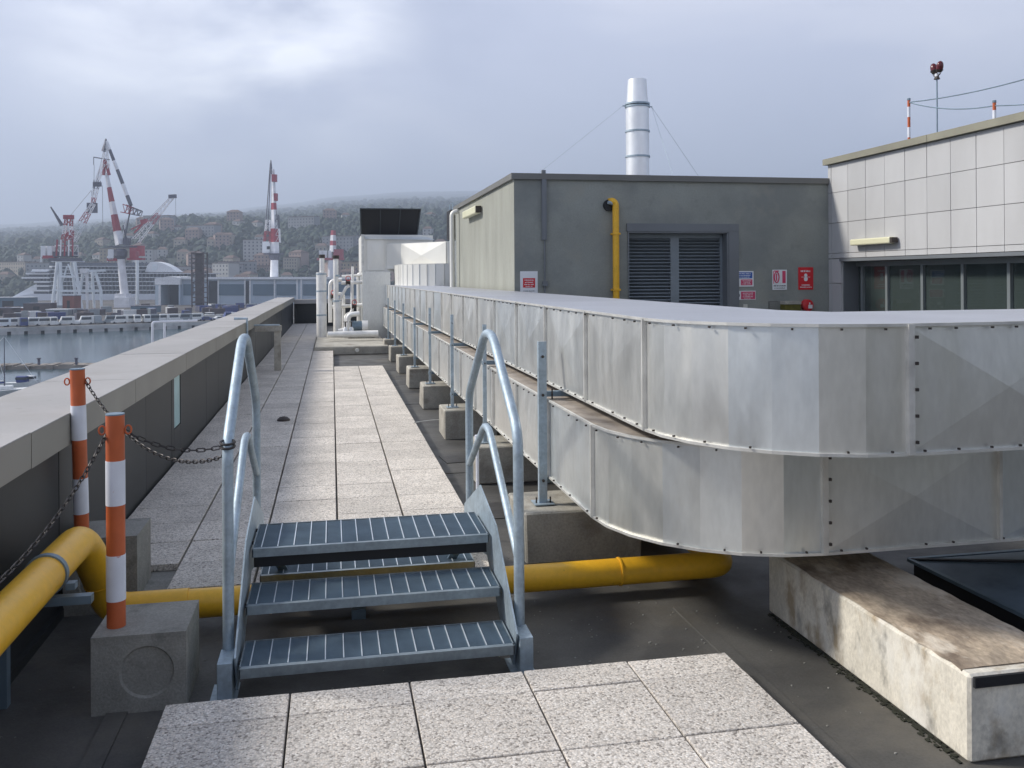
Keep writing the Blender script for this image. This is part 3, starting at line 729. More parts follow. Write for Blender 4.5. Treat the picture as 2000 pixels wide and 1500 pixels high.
# wall lamps
def wall_lamp(y0, y1, x, z0, z1, dx, label):
    t = thing('wall_lamp', label, 'wall lamp', (x, (y0 + y1) / 2, z0), 'tube lamps on the walls')
    MB().box(x - .03, y0 + .02, z0 + .01, x - .001, y1 - .02, z1 - .02).build('casing', M_lampc, t)
    MB().box(x - dx, y0, z0, x - .0305, y1, z1).build('diffuser', M_lampw, t, bevel=.02, seg=2)
    MB().box(x - dx * .9, y0 - .05, z0 + .01, x - .02, y0 - .001, z1 - .01).build('end_cap', M_bolt, t)
wall_lamp(17.1, 18.8, BX, 3.06, 3.21, .14, 'pale tube lamp high on the side wall of the plant room')
wall_lamp(12.1, 13.15, 8.3, 2.30, 2.40, .13, 'yellowish tube lamp above the windows of the tiled building')

# signs on the front wall
def bars(t, rows, x0, x1, yy, mt, name='lettering'):
    q = MB()
    for (z, h, a, b) in rows:
        x = x0 + (x1 - x0) * a; xe = x0 + (x1 - x0) * b
        while x < xe - .004:
            w = rnd.uniform(.008, .020); w = min(w, xe - x)
            hh = h * rnd.choice((1, 1, .8)); q.box(x, yy - .002, z, x + w * .8, yy, z + hh)
            x += w + rnd.choice((.003, .003, .010))
    return q.build(name, mt, t)
def plate(name, label, x0, x1, z0, z1, mt, cat='sign', d=.012):
    t = thing(name, label, cat, ((x0 + x1) / 2, FY, z0), 'notices on the plant room wall')
    MB().box(x0, FY - d, z0, x1, FY - .001, z1).build('sign_plate', mt, t, bevel=.002)
    return t
yy = FY - .012
t = plate('warning_notice', 'white notice with a red panel near the left corner of the plant room', 2.93, 3.215, 1.52, 1.92, M_swhite)
MB().box(2.975, yy - .002, 1.66, 3.172, yy, 1.81).build('red_panel', M_red, t)
bars(t, [(1.77, .018, .1, .9), (1.735, .018, .15, .85), (1.70, .018, .1, .9), (1.672, .012, .2, .8)], 2.98, 3.167, yy - .002, M_swhite)
bars(t, [(1.60, .012, .1, .9), (1.575, .012, .1, .7)], 2.96, 3.19, yy, M_ink)
MB().box(2.935, FY - .01, 1.40, 3.21, FY - .002, 1.515).build('lower_plate', M_galv, t)
t = plate('warning_notice', 'white edged notice, blue above red, right of the louvred door', 6.56, 6.92, 1.645, 1.905, M_swhite)
MB().box(6.585, yy - .002, 1.785, 6.895, yy, 1.885).build('blue_panel', M_sblue, t)
bars(t, [(1.855, .016, .08, .92), (1.825, .016, .1, .9), (1.797, .014, .15, .85)], 6.59, 6.89, yy - .002, M_swhite)
MB().box(6.69, yy - .002, 1.67, 6.895, yy, 1.765).build('red_panel', M_pink, t)
bars(t, [(1.735, .014, .1, .9), (1.71, .014, .2, .8), (1.685, .012, .1, .9)], 6.70, 6.89, yy - .002, M_swhite)
MB().tube([(6.635, yy, 1.715), (6.635, yy - .003, 1.715)], .018, 12).build('symbol', M_ink, t)
t = plate('no_entry_notice', 'small red and white notice with a crossed circle, below the blue one', 6.54, 6.955, 1.425, 1.575, M_swhite)
MB().box(6.69, yy - .002, 1.437, 6.945, yy, 1.563).build('red_panel', M_pink, t)
bars(t, [(1.53, .014, .1, .9), (1.50, .014, .15, .85), (1.47, .014, .1, .9), (1.448, .01, .2, .7)], 6.70, 6.935, yy - .002, M_swhite)
q = MB().tube([(6.615 + .045 * math.cos(a), yy - .003, 1.50 + .045 * math.sin(a)) for a in [2 * math.pi * k / 20 for k in range(20)]], .007, 6, closed=True)
q.bar((6.585, yy - .003, 1.47), (6.645, yy - .003, 1.53), .010, .004, up=(0, 1, 0)); q.bar((6.585, yy - .0035, 1.53), (6.645, yy - .0035, 1.47), .010, .004, up=(0, 1, 0)); q.build('symbol', M_ink, t)
t = plate('extinguisher_sign', 'white and faded red pictogram sign with a tall bar, middle of the wall signs', 7.262, 7.525, 1.585, 1.925, M_swhite)
MB().box(7.44, yy - .002, 1.70, 7.50, yy, 1.905).build('red_bar', M_pink, t)
q = MB().tube([(7.335 + .042 * math.cos(a), yy - .003, 1.80 + .09 * math.sin(a)) for a in [2 * math.pi * k / 20 for k in range(20)]], .011, 6, closed=True)
q.box(7.275, yy - .002, 1.69, 7.285, yy, 1.905).box(7.29, yy - .003, 1.895, 7.38, yy, 1.912).box(7.325, yy - .003, 1.74, 7.345, yy, 1.86); q.build('pictogram', M_pink, t)
bars(t, [(1.645, .02, .05, .95), (1.61, .014, .1, .9)], 7.27, 7.515, yy, M_ink)
t = plate('alarm_sign', 'solid red sign with white figure, rightmost sign on the plant room wall', 7.735, 8.01, 1.585, 1.965, M_red)
bars(t, [(1.885, .030, .15, .85)], 7.74, 8.0, yy, M_swhite)
q = MB().tube([(7.87, yy, 1.83), (7.87, yy - .003, 1.83)], .03, 14).tube([(7.87, yy, 1.765), (7.87, yy - .003, 1.765)], .036, 14).box(7.79, yy - .003, 1.795, 7.845, yy, 1.803).box(7.895, yy - .003, 1.795, 7.95, yy, 1.803); q.build('pictogram', M_swhite, t)
bars(t, [(1.655, .018, .2, .8), (1.62, .018, .08, .92)], 7.745, 8.0, yy, M_swhite)
t = thing('alarm_bell', 'round red alarm sounder low on the wall under the red sign', 'alarm', (7.88, FY, 1.22))
MB().tube([(7.88, FY - .001, 1.32), (7.88, FY - .07, 1.32), (7.88, FY - .09, 1.32)], [.105, .10, .06], 20).build('dome', M_red, t, smooth=True)
MB().box(7.87, FY - .096, 1.27, 7.945, FY - .089, 1.33).box(7.885, FY - .096, 1.335, 7.905, FY - .089, 1.37).build('label_plate', M_swhite, t)
t = thing('hose_cabinet', 'olive coloured box with a pale lid at the foot of the wall signs', 'cabinet', (7.55, FY, 1.1))
MB().box(7.40, FY - .16, 1.05, 7.70, FY - .001, 1.345).build('cabinet_box', M_olive, t, bevel=.006)
MB().box(7.40, FY - .17, 1.346, 7.70, FY - .001, 1.40).build('lid', M_conc, t)
t = thing('vent_grille', 'small dark vent grille left of the olive box on the wall', 'vent', (7.28, FY, 1.1))
MB().box(7.19, FY - .02, 1.1, 7.36, FY - .001, 1.40).build('vent_frame', M_dcap, t)
for k in range(8): MB().box(7.20, FY - .03, 1.12 + k * .034, 7.35, FY - .0205, 1.137 + k * .034).build('slat', M_dwall, t)
t = thing('light_switch', 'two small pale fittings on the wall under the red and white notice', 'switch', (6.75, FY, 1.25))
MB().box(6.73, FY - .03, 1.29, 6.80, FY - .001, 1.35).box(6.69, FY - .03, 1.24, 6.75, FY - .001, 1.275).build('switch_box', M_lampc, t, bevel=.004)

# flue
fl = thing('flue', 'tall shiny stainless steel flue rising behind the plant room roof', 'chimney', (5.6, 16, 3.3))
cxf, cyf, r = 5.60, 16.0, .215
for (a, b) in ((3.3, 4.05), (4.06, 4.52), (4.53, 4.98)): MB().tube([(cxf, cyf, a), (cxf, cyf, b)], r, 32).build('flue_section', M_flue, fl, smooth=True)
MB().tube([(cxf, cyf, 5.02), (cxf, cyf, 5.49)], [r - .012, r * .80], 32, caps=False).build('cone', M_flue, fl, smooth=True)
MB().tube([(cxf, cyf, 5.02), (cxf, cyf, 5.47)], [r - .03, r * .74], 32, caps=False).build('inner_cone', M_black, fl, smooth=True)
for z in (4.055, 4.525, 4.985, 5.035): MB().tube([(cxf, cyf, z - .016), (cxf, cyf, z + .016)], r + .016, 32).build('clamp_ring', M_galv, fl, smooth=True)
for s in (-1, 1): MB().box(cxf + s * .225, cyf - .01, 4.985, cxf + s * .29, cyf + .01, 5.005).build('lug', M_galv, fl)
for e in ((3.35, 15.0, 3.50), (6.02, 15.2, 3.50), (8.2, 18.5, 3.55)):
    s = -1 if e[0] < cxf else 1
    MB().tube([(cxf + s * .28, cyf, 4.995), e], .0028, 5).build('guy_wire', M_galv, fl)

# ================================================================ TILED BUILDING (right)
TX = 8.3
tb = thing('tiled_building', 'pale tiled building with dark ribbon windows at the right', 'building', (9.5, 9, ROOF))
WZ = 2.10
box(TX + .035, 5.0, WZ + .005, TX + .30, 13.998, 3.70).build('upper_wall', M_joint, tb)
box(TX + .035, 13.61, ROOF, TX + .30, 13.997, WZ).build('corner_wall', M_joint, tb)
box(TX + .31, 13.7, ROOF, 15, 13.98, 3.69).build('rear_wall', M_joint, tb)
box(TX + .31, 5, 3.45, 15, 13.69, 3.55).build('roof_slab', M_memb, tb)
MB().box(TX - .07, 5.0, 3.70, TX + .36, 11.295, 3.80).build('coping', M_cop2, tb)
MB().box(TX - .07, 11.305, 3.70, TX + .36, 14.05, 3.80).build('coping', M_cop2, tb)
rows = [3.695, 3.24, 2.73, 2.22, 2.105]
rows = [3.695, 3.215, 2.705, 2.195, WZ + .01]
tp = {}
yc = [14.0 - .1]
y = 13.995; cols = [(13.905, 13.995)]
y = 13.9
while y > 5.1: cols.append((y - .495, y - .005)); y -= .5
def tile(a, b, z0, z1):
    k = (round(b - a, 3), round(z1 - z0, 3))
    dx = rnd.uniform(-.002, .002)
    if k not in tp:
        p = box(TX, a, z0, TX + .034, b, z1).build('wall_tile', M_tilep, tb); tp[k] = (p, a, z0); p.location.x = dx
    else: p, pa, pz = tp[k]; link_copy(p, 'wall_tile', (dx, a - pa, z0 - pz), tb)
for (a, b) in cols:
    for i in range(len(rows) - 1): tile(a, b, rows[i + 1] + .004, rows[i] - .004)
zz = [WZ - .0, 1.69, 1.18, .67, .16, ROOF + .01]
for i in range(5):
    tile(13.905, 13.995, zz[i + 1] + .004, zz[i] - .004); tile(13.62, 13.895, zz[i + 1] + .004, zz[i] - .004)
# lintel and window
box(TX - .04, 5.0, WZ - .045, TX + .29, 13.60, WZ + .003).build('lintel', M_frame, tb)
wf = MB().box(TX + .28, 5, ROOF, TX + .36, 13.6, .3).box(TX + .25, 5, 1.97, TX + .33, 13.58, 2.05).build('window_frame', M_wframe, tb)
box(TX + .036, 13.585, ROOF, TX + .6, 13.606, WZ - .05).build('window_reveal', M_frame, tb)
ym = [13.56, 13.30, 12.44, 11.57, 10.70, 9.83, 8.96, 8.09, 7.22]
ym = [13.40, 12.73, 11.86, 10.99, 10.12, 9.25, 8.38, 7.51, 6.64, 5.77]
for yq in ym: box(TX + .24, yq - .028, .3, TX + .32, yq + .028, 1.97).build('mullion', M_wframe, wf)
yl = [13.58] + ym + [5.0]
for a, b in zip(yl[:-1], yl[1:]): box(TX + .285, b + .03, .3, TX + .293, a - .03, 1.97).build('pane', M_glass, wf)
# room behind the glass
rm = struct(MB().box(TX + .5, 5, ROOF + .002, 14.9, 13.6, -.05).build('room_floor', M_memb))
box(TX + 3.2, 5.1, -.05, TX + 3.3, 13.5, 3.3).build('partition', M_dwall, tb)
q = MB()
arc = [(10.0 + .75 * math.cos(a), 12.95, .75 * math.sin(a) + .55) for a in [math.pi * k / 14 for k in range(15)]]
tag(MB().tube([(9.3 + .35 * math.sin(t * .3), 13.1 - .09 * t, .3 + 1.25 * math.cos(t * .19)) for t in range(9)], .06, 8).build('curved_rail', M_wframe, smooth=True), 'curved dark rail dimly seen behind the first windows of the tiled building', 'rail')
tag(box(9.6, 12.3, -.05, 10.1, 12.9, 1.35).build('storage_box', M_ins, bevel=.01), 'pale box standing behind the glass near the window corner', 'box')
tag(box(10.4, 10.2, -.05, 10.9, 10.9, 1.75).build('storage_cabinet', M_wframe, bevel=.01), 'grey cabinet standing behind the ribbon windows', 'cabinet')

# on its roof
def rpost(x, y, z0, z1, label):
    t = thing('barrier_post', label, 'barrier post', (x, y, z0), 'slim striped posts on the tiled roof'); n = 5; h = .125
    z = z1; k = 0
    while z > z0:
        a = max(z0, z - (.10 if k == 0 else .155)); MB().tube([(x, y, a), (x, y, z)], .022 + .0005 * (k % 2), 10).build('white_band' if k % 2 else 'pole', M_white if k % 2 else M_orange, t, smooth=True); z = a; k += 1
    MB().tube([(x, y, z1), (x, y, z1 + .03)], .026, 10).build('end_cap', M_grate, t, smooth=True)
rpost(8.62, 12.25, 3.55, 4.48, 'full height striped post at the left of the tiled building roof')
rpost(8.62, 10.45, 3.55, 4.10, 'striped post half hidden behind the coping of the tiled building')
wl = thing('obstruction_light', 'twin dark red warning lights on a thin mast over the tiled building', 'warning light', (8.62, 11.6, 3.55))
MB().tube([(8.62, 11.6, 3.55), (8.62, 11.6, 4.66)], .010, 8).build('mast', M_grate, wl)
MB().tube([(8.62, 11.6, 4.66), (8.62, 11.6, 4.72)], [.045, .02], 10).tube([(8.62, 11.52, 4.73), (8.62, 11.6, 4.69), (8.62, 11.68, 4.73)], .008, 6).build('bracket', M_bolt, wl)
MB().tube([(8.62, 11.6, 4.69), (8.62, 11.6, 4.74)], .028, 10).build('junction_box', M_swhite, wl)
for s in (-1, 1):
    c = Vector((8.62, 11.6 + s * .062, 4.82)); tl = Vector((0, s * .25, 1)).normalized()
    b = MB().tube([c - tl * .075, c - tl * .03], [.03, .058], 14).build('lamp_base', M_bolt, wl, smooth=True)
    MB().tube([c - tl * .03, c + tl * .01, c + tl * .05, c + tl * .078, c + tl * .09], [.047, .050, .045, .028, .006], 14).build('lamp_dome', M_mblack, wl, smooth=True)
def wire(a, b, sag, label):
    tag(MB().tube(sagc(a, b, sag, 14), .0085, 5).build('cable', M_grate, smooth=True), label, 'cable', 'cables over the tiled roof')
wire((8.62, 12.25, 4.45), (8.62, 10.45, 4.06), .07, 'cable strung between the two striped posts on the tiled roof')
wire((8.62, 10.45, 4.06), (8.62, 8.6, 3.85), .03, 'cable running off right from the half hidden striped post')
wire((8.62, 12.25, 4.45), (8.62, 7.0, 4.50), .18, 'upper cable rising to the right from the taller striped post')

# ================================================================ AIR HANDLING UNIT AT THE FAR END
ah = thing('air_handling_unit', 'pale sheet metal air unit with a black intake hood at the end of the ducts', 'air unit', (2, 27, ROOF))
box(.90, 27.2, ROOF, 1.72, 29.5, 2.0).build('riser', M_duct, ah)
box(.88, 27.6, 2.02, 3.05, 30.2, 3.12).build('plenum', M_ins, ah)
def xpanel(x0, x1, y, z0, z1, mt, par, d=.03):
    p = [(x0, y, z0), (x1, y, z0), (x1, y, z1), (x0, y, z1), ((x0 + x1) / 2, y - d, (z0 + z1) / 2), (x0, y + .02, z0), (x1, y + .02, z0), (x1, y + .02, z1), (x0, y + .02, z1)]
    MB().add(p, [(0, 1, 4), (1, 2, 4), (2, 3, 4), (3, 0, 4), (5, 6, 1, 0), (6, 7, 2, 1), (7, 8, 3, 2), (8, 5, 0, 3), (8, 7, 6, 5)]).build('panel', mt, par)
xpanel(1.05, 1.56, 27.57, 2.05, 3.06, M_ins, ah)
MB().box(.88, 27.54, 2.0, .96, 27.6, 3.14).build('corner_post', M_seam, ah)
MB().box(.97, 27.54, 2.0, 2.1, 27.6, 2.035).build('rim', M_seam, ah)
MB().sheet([(1.0, 27.5, 3.00), (3.1, 27.5, 2.98), (2.7, 27.65, 3.14), (.95, 27.65, 3.14)], (0, .04, 0)).build('hood_skirt', M_duct, ah)
# hood flared
hx0, hx1, hz0, hz1 = .90, 2.62, 3.16, 3.93
hd = MB().add([(hx0, 28, hz0), (hx1 - .02, 28, hz0), (hx1 - .02, 29.2, hz0), (hx0, 29.2, hz0), (hx0 - .04, 27.68, hz1), (hx1 + .06, 27.68, hz1), (hx1 + .02, 29.2, hz1), (hx0, 29.2, hz1)],
         [(0, 3, 2, 1), (4, 5, 6, 7), (0, 1, 5, 4), (1, 2, 6, 5), (2, 3, 7, 6), (3, 0, 4, 7)]).build('intake_hood', M_black, ah)
def hp(u, w): # point on the hood's slanted mouth
    a = Vector((hx0, 28, hz0)).lerp(Vector((hx1 - .02, 28, hz0)), u); b = Vector((hx0 - .04, 27.68, hz1)).lerp(Vector((hx1 + .06, 27.68, hz1)), u); return a.lerp(b, w) + Vector((0, -.02, 0))
for u in (0, .333, .666, 1): MB().bar(hp(u, 0), hp(u, 1), .022 if 0 < u < 1 else .035, .03).build('hood_bar', M_cgrey2, hd)
MB().bar(hp(-.01, 1), hp(1.01, 1), .035, .03).build('hood_rim', M_cgrey2, hd)
# cross ducts
cd1 = thing('insulated_duct', 'pale crossbroken duct leaving the air unit towards the plant room', 'duct', (2.6, 26, 2.0))
MB().prism([(1.64, 27.55), (2.05, 27.30), (3.22, 25.62), (4.3, 25.5), (4.3, 28.2), (1.64, 28.2)], 2.10, 2.86).build('duct_body', M_ins, cd1)
A_, B_ = Vector((2.06, 27.28, 0)), Vector((3.21, 25.62, 0)); n_ = Vector((-(B_ - A_).y, (B_ - A_).x, 0)).normalized(); n_ = n_ if n_.x < 0 else -n_
pp = [A_ + UP * 2.11 + n_ * .01, B_ + UP * 2.11 + n_ * .01, B_ + UP * 2.85 + n_ * .01, A_ + UP * 2.85 + n_ * .01]
MB().add(pp + [(pp[0] + pp[2]) / 2 + n_ * .07] + [p_ - n_ * .008 for p_ in pp], [(0, 1, 4), (1, 2, 4), (2, 3, 4), (3, 0, 4), (5, 6, 1, 0), (6, 7, 2, 1), (7, 8, 3, 2), (8, 5, 0, 3), (8, 7, 6, 5)]).build('panel', M_ins, cd1)
MB().box(3.24, 25.47, 2.11, 4.3, 25.50, 2.85).build('panel', M_duct, cd1)
cd2 = thing('insulated_duct', 'pale curved duct below the crossbroken duct beside the plant room', 'duct', (2.6, 25.5, 1.5))
pts = [(1.85, 27.4)] + [(3.3 + 1.45 * math.cos(a), 25.5 + 1.6 * math.sin(a)) for a in [math.pi + math.pi * .42 * k / 8 for k in range(9)]] + [(4.6, 23.8)]
MB().prism(pts + [(4.6, 27.4)], 1.30, 2.19).build('duct_body', M_ins, cd2)
MB().prism(pts + [(4.6, 27.4)], 2.192, 2.204).build('top_sheet', M_seam, cd2)
for k in range(1, len(pts) - 1):
    x, y = pts[k]; MB().box(x - .008, y - .012, 1.31, x + .008, y + .01, 2.185).build('joint_strip', M_duct, cd2)
# antenna rods
for (x, y, h, lb) in ((3.30, 25.5, 3.9, 'left of two thin grey rods beyond the pale duct'), (3.38, 25.4, 3.95, 'right of two thin grey rods beyond the pale duct')):
    tag(MB().tube([(x, y, 2.85 if False else 2.2), (x, y, h)], .018, 6).build('antenna_rod', M_galv), lb, 'rod', 'thin rods by the far duct')

# ================================================================ PIPEWORK PAD
pad = tag(box(-.44, 23.2, ROOF, 1.42, 28.9, .10).build('equipment_pad', M_conc, bevel=.02), 'low concrete pad under the pipework beyond the walkway paving', 'concrete pad')
kn = tag(MB().tube([(.62, 23.19, .0), (.62, 23.10, .0)], .05, 10).build('pipe_stub', M_ins, smooth=True), 'small pale stub on the front face of the concrete pad', 'pipe stub')
def pipe(name, label, parts):
    t = thing(name, label, 'pipe', parts[0][0][0], 'lagged pipes on the concrete pad')
    for (pts, r, fr_) in parts: MB().tube(fillet(pts, fr_) if len(pts) > 2 else pts, r, 14).build('pipe_section', M_pipe, t, smooth=True)
    return t
PZ = .10
t = pipe('riser_pipe', 'thickest upright silver lagged pipe at the left of the pipework', [([(-.30, 27, PZ), (-.30, 27, 2.0)], .150, 0), ([(-.28, 27, 2.0), (-.28, 27, 2.42)], .072, 0)])
for z in (.75, 1.45, 1.95): MB().tube([(-.30, 27, z - .02), (-.30, 27, z + .02)], .158, 14).build('collar', M_galv, t, smooth=True)
MB().tube([(-.28, 27, 2.42), (-.28, 27, 2.52)], .09, 12).build('cap', M_bolt, t)
t = pipe('riser_pipe', 'second upright silver lagged pipe with a slimmer upper part', [([(.16, 27.2, PZ), (.16, 27.2, 1.15)], .125, 0), ([(.12, 27.2, 1.15), (.12, 27.2, 2.40)], .075, 0)])
for z in (1.15, 1.9): MB().tube([(.15, 27.2, z - .025), (.15, 27.2, z + .025)], .13 if z < 1.5 else .085, 14).build('collar', M_galv, t, smooth=True)
MB().tube([(.12, 27.2, 2.40), (.12, 27.2, 2.50)], .10, 12).build('cap', M_bolt, t)
pipe('looped_pipe', 'pale pipe looping over between the two upright pipes', [([(-.05, 27.6, .5), (-.05, 27.6, 1.75), (.30, 27.6, 1.78)], .06, .2), ([(.2, 27.5, 1.1), (.42, 27.5, 1.55), (.52, 27.5, 1.60)], .045, .1)])
pipe('header_pipe', 'horizontal pale header pipe crossing to the air unit', [([(.28, 27.8, 1.68), (.95, 27.8, 1.70)], .055, 0), ([(.30, 28.2, 1.88), (.95, 28.2, 1.92)], .04, 0), ([(.62, 27.8, 1.73), (.62, 27.8, 2.18)], .035, 0)])
pipe('drop_pipe', 'thin pipe dropping from the header with a bend at its foot', [([(.60, 27.75, 1.68), (.60, 27.75, .78), (.40, 27.6, .72), (.38, 27.4, .25)], .045, .15)])
pipe('floor_pipe', 'thick silver pipe lying along the front of the concrete pad', [([(-.12, 25.2, .28), (.30, 25.2, .28)], .085, 0), ([(.29, 25.2, .28), (1.25, 25.2, .28)], .098, 0)])
for x, lb in ((.36, 'left white valve cap standing on the floor pipe'), (.52, 'right white valve cap standing on the floor pipe')):
    t = thing('valve', lb, 'valve', (x, 25.25, .36), 'valves on the floor pipe')
    MB().tube([(x, 25.25, .36), (x, 25.25, .44), (x, 25.25, .48)], [.065, .06, .03], 12).build('cap', M_swhite, t, smooth=True)
    MB().tube([(x, 25.25, .47), (x, 25.25, .62)], .018, 8).build('stem', M_bolt, t)
    MB().tube([(x + .06 * math.cos(a), 25.25 + .06 * math.sin(a), .62) for a in [2 * math.pi * k / 10 for k in range(10)]], .008, 5, closed=True).build('handwheel', M_bolt, t, smooth=True)
pipe('branch_pipe', 'bulky pale branch pipe curling at the foot of the pipework', [([(.18, 26.3, .30), (.45, 26.3, .34), (.45, 26.3, .78), (.78, 26.3, .80)], .075, .18)])
pipe('rear_pipe', 'upright slim pipe at the back of the pipework near the air unit', [([(.80, 28.3, PZ), (.80, 28.3, 1.95), (.95, 28.3, 1.98)], .05, .1)])
pipe('cross_pipe', 'lower cross pipe behind the second upright pipe', [([(-.05, 28.0, .95), (.90, 28.0, 1.0)], .06, 0), ([(.0, 28.1, 1.35), (.35, 28.1, 1.35), (.35, 28.1, PZ)], .05, .12)])
for x, z, lb in ((.05, 1.28, 'dark valve body left of the second upright pipe'), (.48, 1.70, 'dark valve on the header pipe'), (.66, .98, 'dark valve low on the cross pipe')):
    t = thing('valve', lb, 'valve', (x, 27.5, z), 'dark valves in the pipework')
    MB().tube([(x - .07, 27.5, z), (x - .03, 27.5, z), (x + .03, 27.5, z), (x + .07, 27.5, z)], [.09, .055, .055, .09], 12).build('body', M_bolt, t); MB().tube([(x, 27.5, z), (x, 27.38, z + .12)], .015, 6).build('stem', M_galv, t)
    MB().tube([(x + .07 * math.cos(a), 27.38, z + .12 + .07 * math.sin(a)) for a in [2 * math.pi * k / 10 for k in range(10)]], .01, 5, closed=True).build('handwheel', M_red, t)
t = thing('pump', 'dark pump set behind the floor pipe on the pad', 'pump', (.8, 26.5, PZ))
MB().box(.45, 26.2, PZ, 1.2, 26.9, .2).build('bedplate', M_bolt, t); MB().tube([(.5, 26.5, .42), (.85, 26.5, .42)], .16, 14).build('motor', M_grate, t, smooth=True); MB().tube([(.85, 26.5, .40), (1.02, 26.5, .40)], .20, 14).build('volute', M_pipe, t, smooth=True)
for k in range(6): MB().tube([(.54 + k * .05, 26.5, .42), (.555 + k * .05, 26.5, .42)], .175, 14).build('cooling_fin', M_grate, t)
# bracket by the parapet
t = thing('bracket_stand', 'galvanised angle stand bridging from the parapet coping to the walkway', 'stand', (-1.05, 18.4, 0))
MB().box(-1.13, 18.45, 0, -1.0, 18.58, .78).build('leg', M_conc, t); MB().box(-1.50, 18.42, .78, -.99, 18.62, .89).build('beam', M_conc, t); MB().box(-1.55, 18.42, .895, -1.02, 18.5, .92).build('flange', M_galv, t)
tag(MB().tube([(-1.48, 16.6, .6), (-1.48, 16.6, 1.12), (-1.70, 16.6, 1.12)], .025, 8).build('hook_rail', M_galv), 'short bent galvanised tube beside the parapet coping', 'rail')
t = thing('access_rail', 'white tubular rail standing beyond the outer edge of the parapet', 'rail', (-2.35, 13, .9))
MB().tube(fillet([(-2.40, 13, .3), (-2.40, 13, 1.245), (-1.86, 13.3, 1.245)], .04), .016, 8).build('rail', M_white, t, smooth=True)
MB().tube([(-2.26, 13.1, .3), (-2.26, 13.1, 1.245)], .016, 8).build('post', M_white, t)
MB().box(-2.44, 12.95, -.5, -2.2, 13.15, .3).build('mount', M_galv, t)
q = MB()
for k in range(9): a0 = math.pi * k / 9; a1 = math.pi * (k + 1) / 9; q.add([(-.72, 11.85, .001), (-.72 + .1 * math.cos(a0), 11.85 + .02, .001 + .055 * math.sin(a0)), (-.72 + .1 * math.cos(a1), 11.85 + .02, .001 + .055 * math.sin(a1)), (-.72, 12.0, .002)], [(0, 1, 2), (1, 3, 2)])
tag(MB().tube([(-.62, 11.95, .0), (-.62, 11.95, .02), (-.62, 11.95, .045), (-.62, 11.95, .055)], [.085, .08, .05, .01], 14).build('drain_cap', M_bolt, smooth=True), 'small black domed cap lying on the walkway beyond the left rail', 'drain cap')
tag(MB().tube(sagc((1.0, 11.35, .006), (1.62, 11.4, .012), -.02, 10), .006, 5).build('loose_cable', M_seam), 'thin pale cable crossing from the paving to the third block', 'cable')
tag(MB().tube([(1.05, 6.60, ROOF), (1.05, 6.60, .62)], .012, 8).tube([(1.05, 6.6, .62), (1.05, 6.6, .66)], .02, 8).build('marker_rod', M_white, smooth=True), 'thin white rod on the roof just behind the right stair rail', 'rod')

# ================================================================ HARBOUR
WATER, QZ = -15.0, -12.8
struct(MB().prism([(-9900, -900), (10900, -900), (10900, 9900), (-9900, 9900)], -15.6, WATER).build('water', M_water))
def gp_(px, d, z):          # ground position d metres out, in the direction px
    v = FW * d + RT * ((px - 1000) / F_PX * d); return Vector((v.x, v.y, z))
def fx(px, d): return gp_(px, d, 0)
qa, qb = gp_(0, 276, 0), gp_(240, 296, 0)
qd = (qb - qa).normalized(); qn = Vector((-qd.y, qd.x, 0)); 
if qn.dot(FW) < 0: qn = -qn
A0 = qa - qd * 220; B0 = qa + qd * 620
q = MB(); q.prism([(p.x, p.y) for p in (A0, B0, B0 + qn * 560 + qd * 300, A0 + qn * 560 - qd * 300)], -15.3, QZ)
M_yard = mat('yard_asphalt', (.075, .07, .065), .95, var=.4, vscale=.12, stain=[((.16, .14, .12), .06, .5, .65, .6)])
qu = struct(q.build('quay', M_yard))
# cap and buttresses of the quay wall, dark openings between them
q = MB().obox((A0 + B0) / 2 - qn * .5 + Vector((0, 0, QZ - .62)), qd * 420, qn * .5, Vector((0, 0, .62))); q.build('quay_cap', M_quay, qu)
qpier = None
for k in range(-6, 60):
    c = qa + qd * (k * 4.6) - qn * .45 + Vector((0, 0, -14.35))
    if qpier is None: qpier = MB().obox(c, qd * 1.75, qn * .44, Vector((0, 0, .80))).build('quay_buttress', M_quay, qu); c0 = c
    else: link_copy(qpier, 'quay_buttress', c - c0, qu)
MB().obox((A0 + B0) / 2 - qn * .02 + Vector((0, 0, -14.3)), qd * 420, qn * .03, Vector((0, 0, .7))).build('quay_recess', M_black, qu)
# breakwater
b0, b1 = gp_(-260, 168, 0), gp_(420, 176, 0); bd = (b1 - b0).normalized(); bn = Vector((-bd.y, bd.x, 0))
q = MB(); n = 60
for k in range(n):
    c = b0.lerp(b1, (k + .5) / n); h = rnd.uniform(.45, .75); q.obox(c + Vector((0, 0, -15 + h / 2)), bd * ((b1 - b0).length / n / 2 + .1), bn * rnd.uniform(2.0, 2.6), Vector((0, 0, h / 2 + .1)))
bw = struct(q.build('breakwater', M_rock))
for px in (75, 148):
    p = gp_(px, 171, -14.3); tag(MB().tube([p, p + Vector((0, 0, 1.1))], .25, 8).tube([p + Vector((0, 0, 1.1)), p + Vector((0, 0, 1.3))], .4, 8).build('mooring_bollard', M_cgrey), 'small dark bollard on the %s stretch of the low breakwater' % ('left' if px < 100 else 'right'), 'bollard', 'bollards on the breakwater')

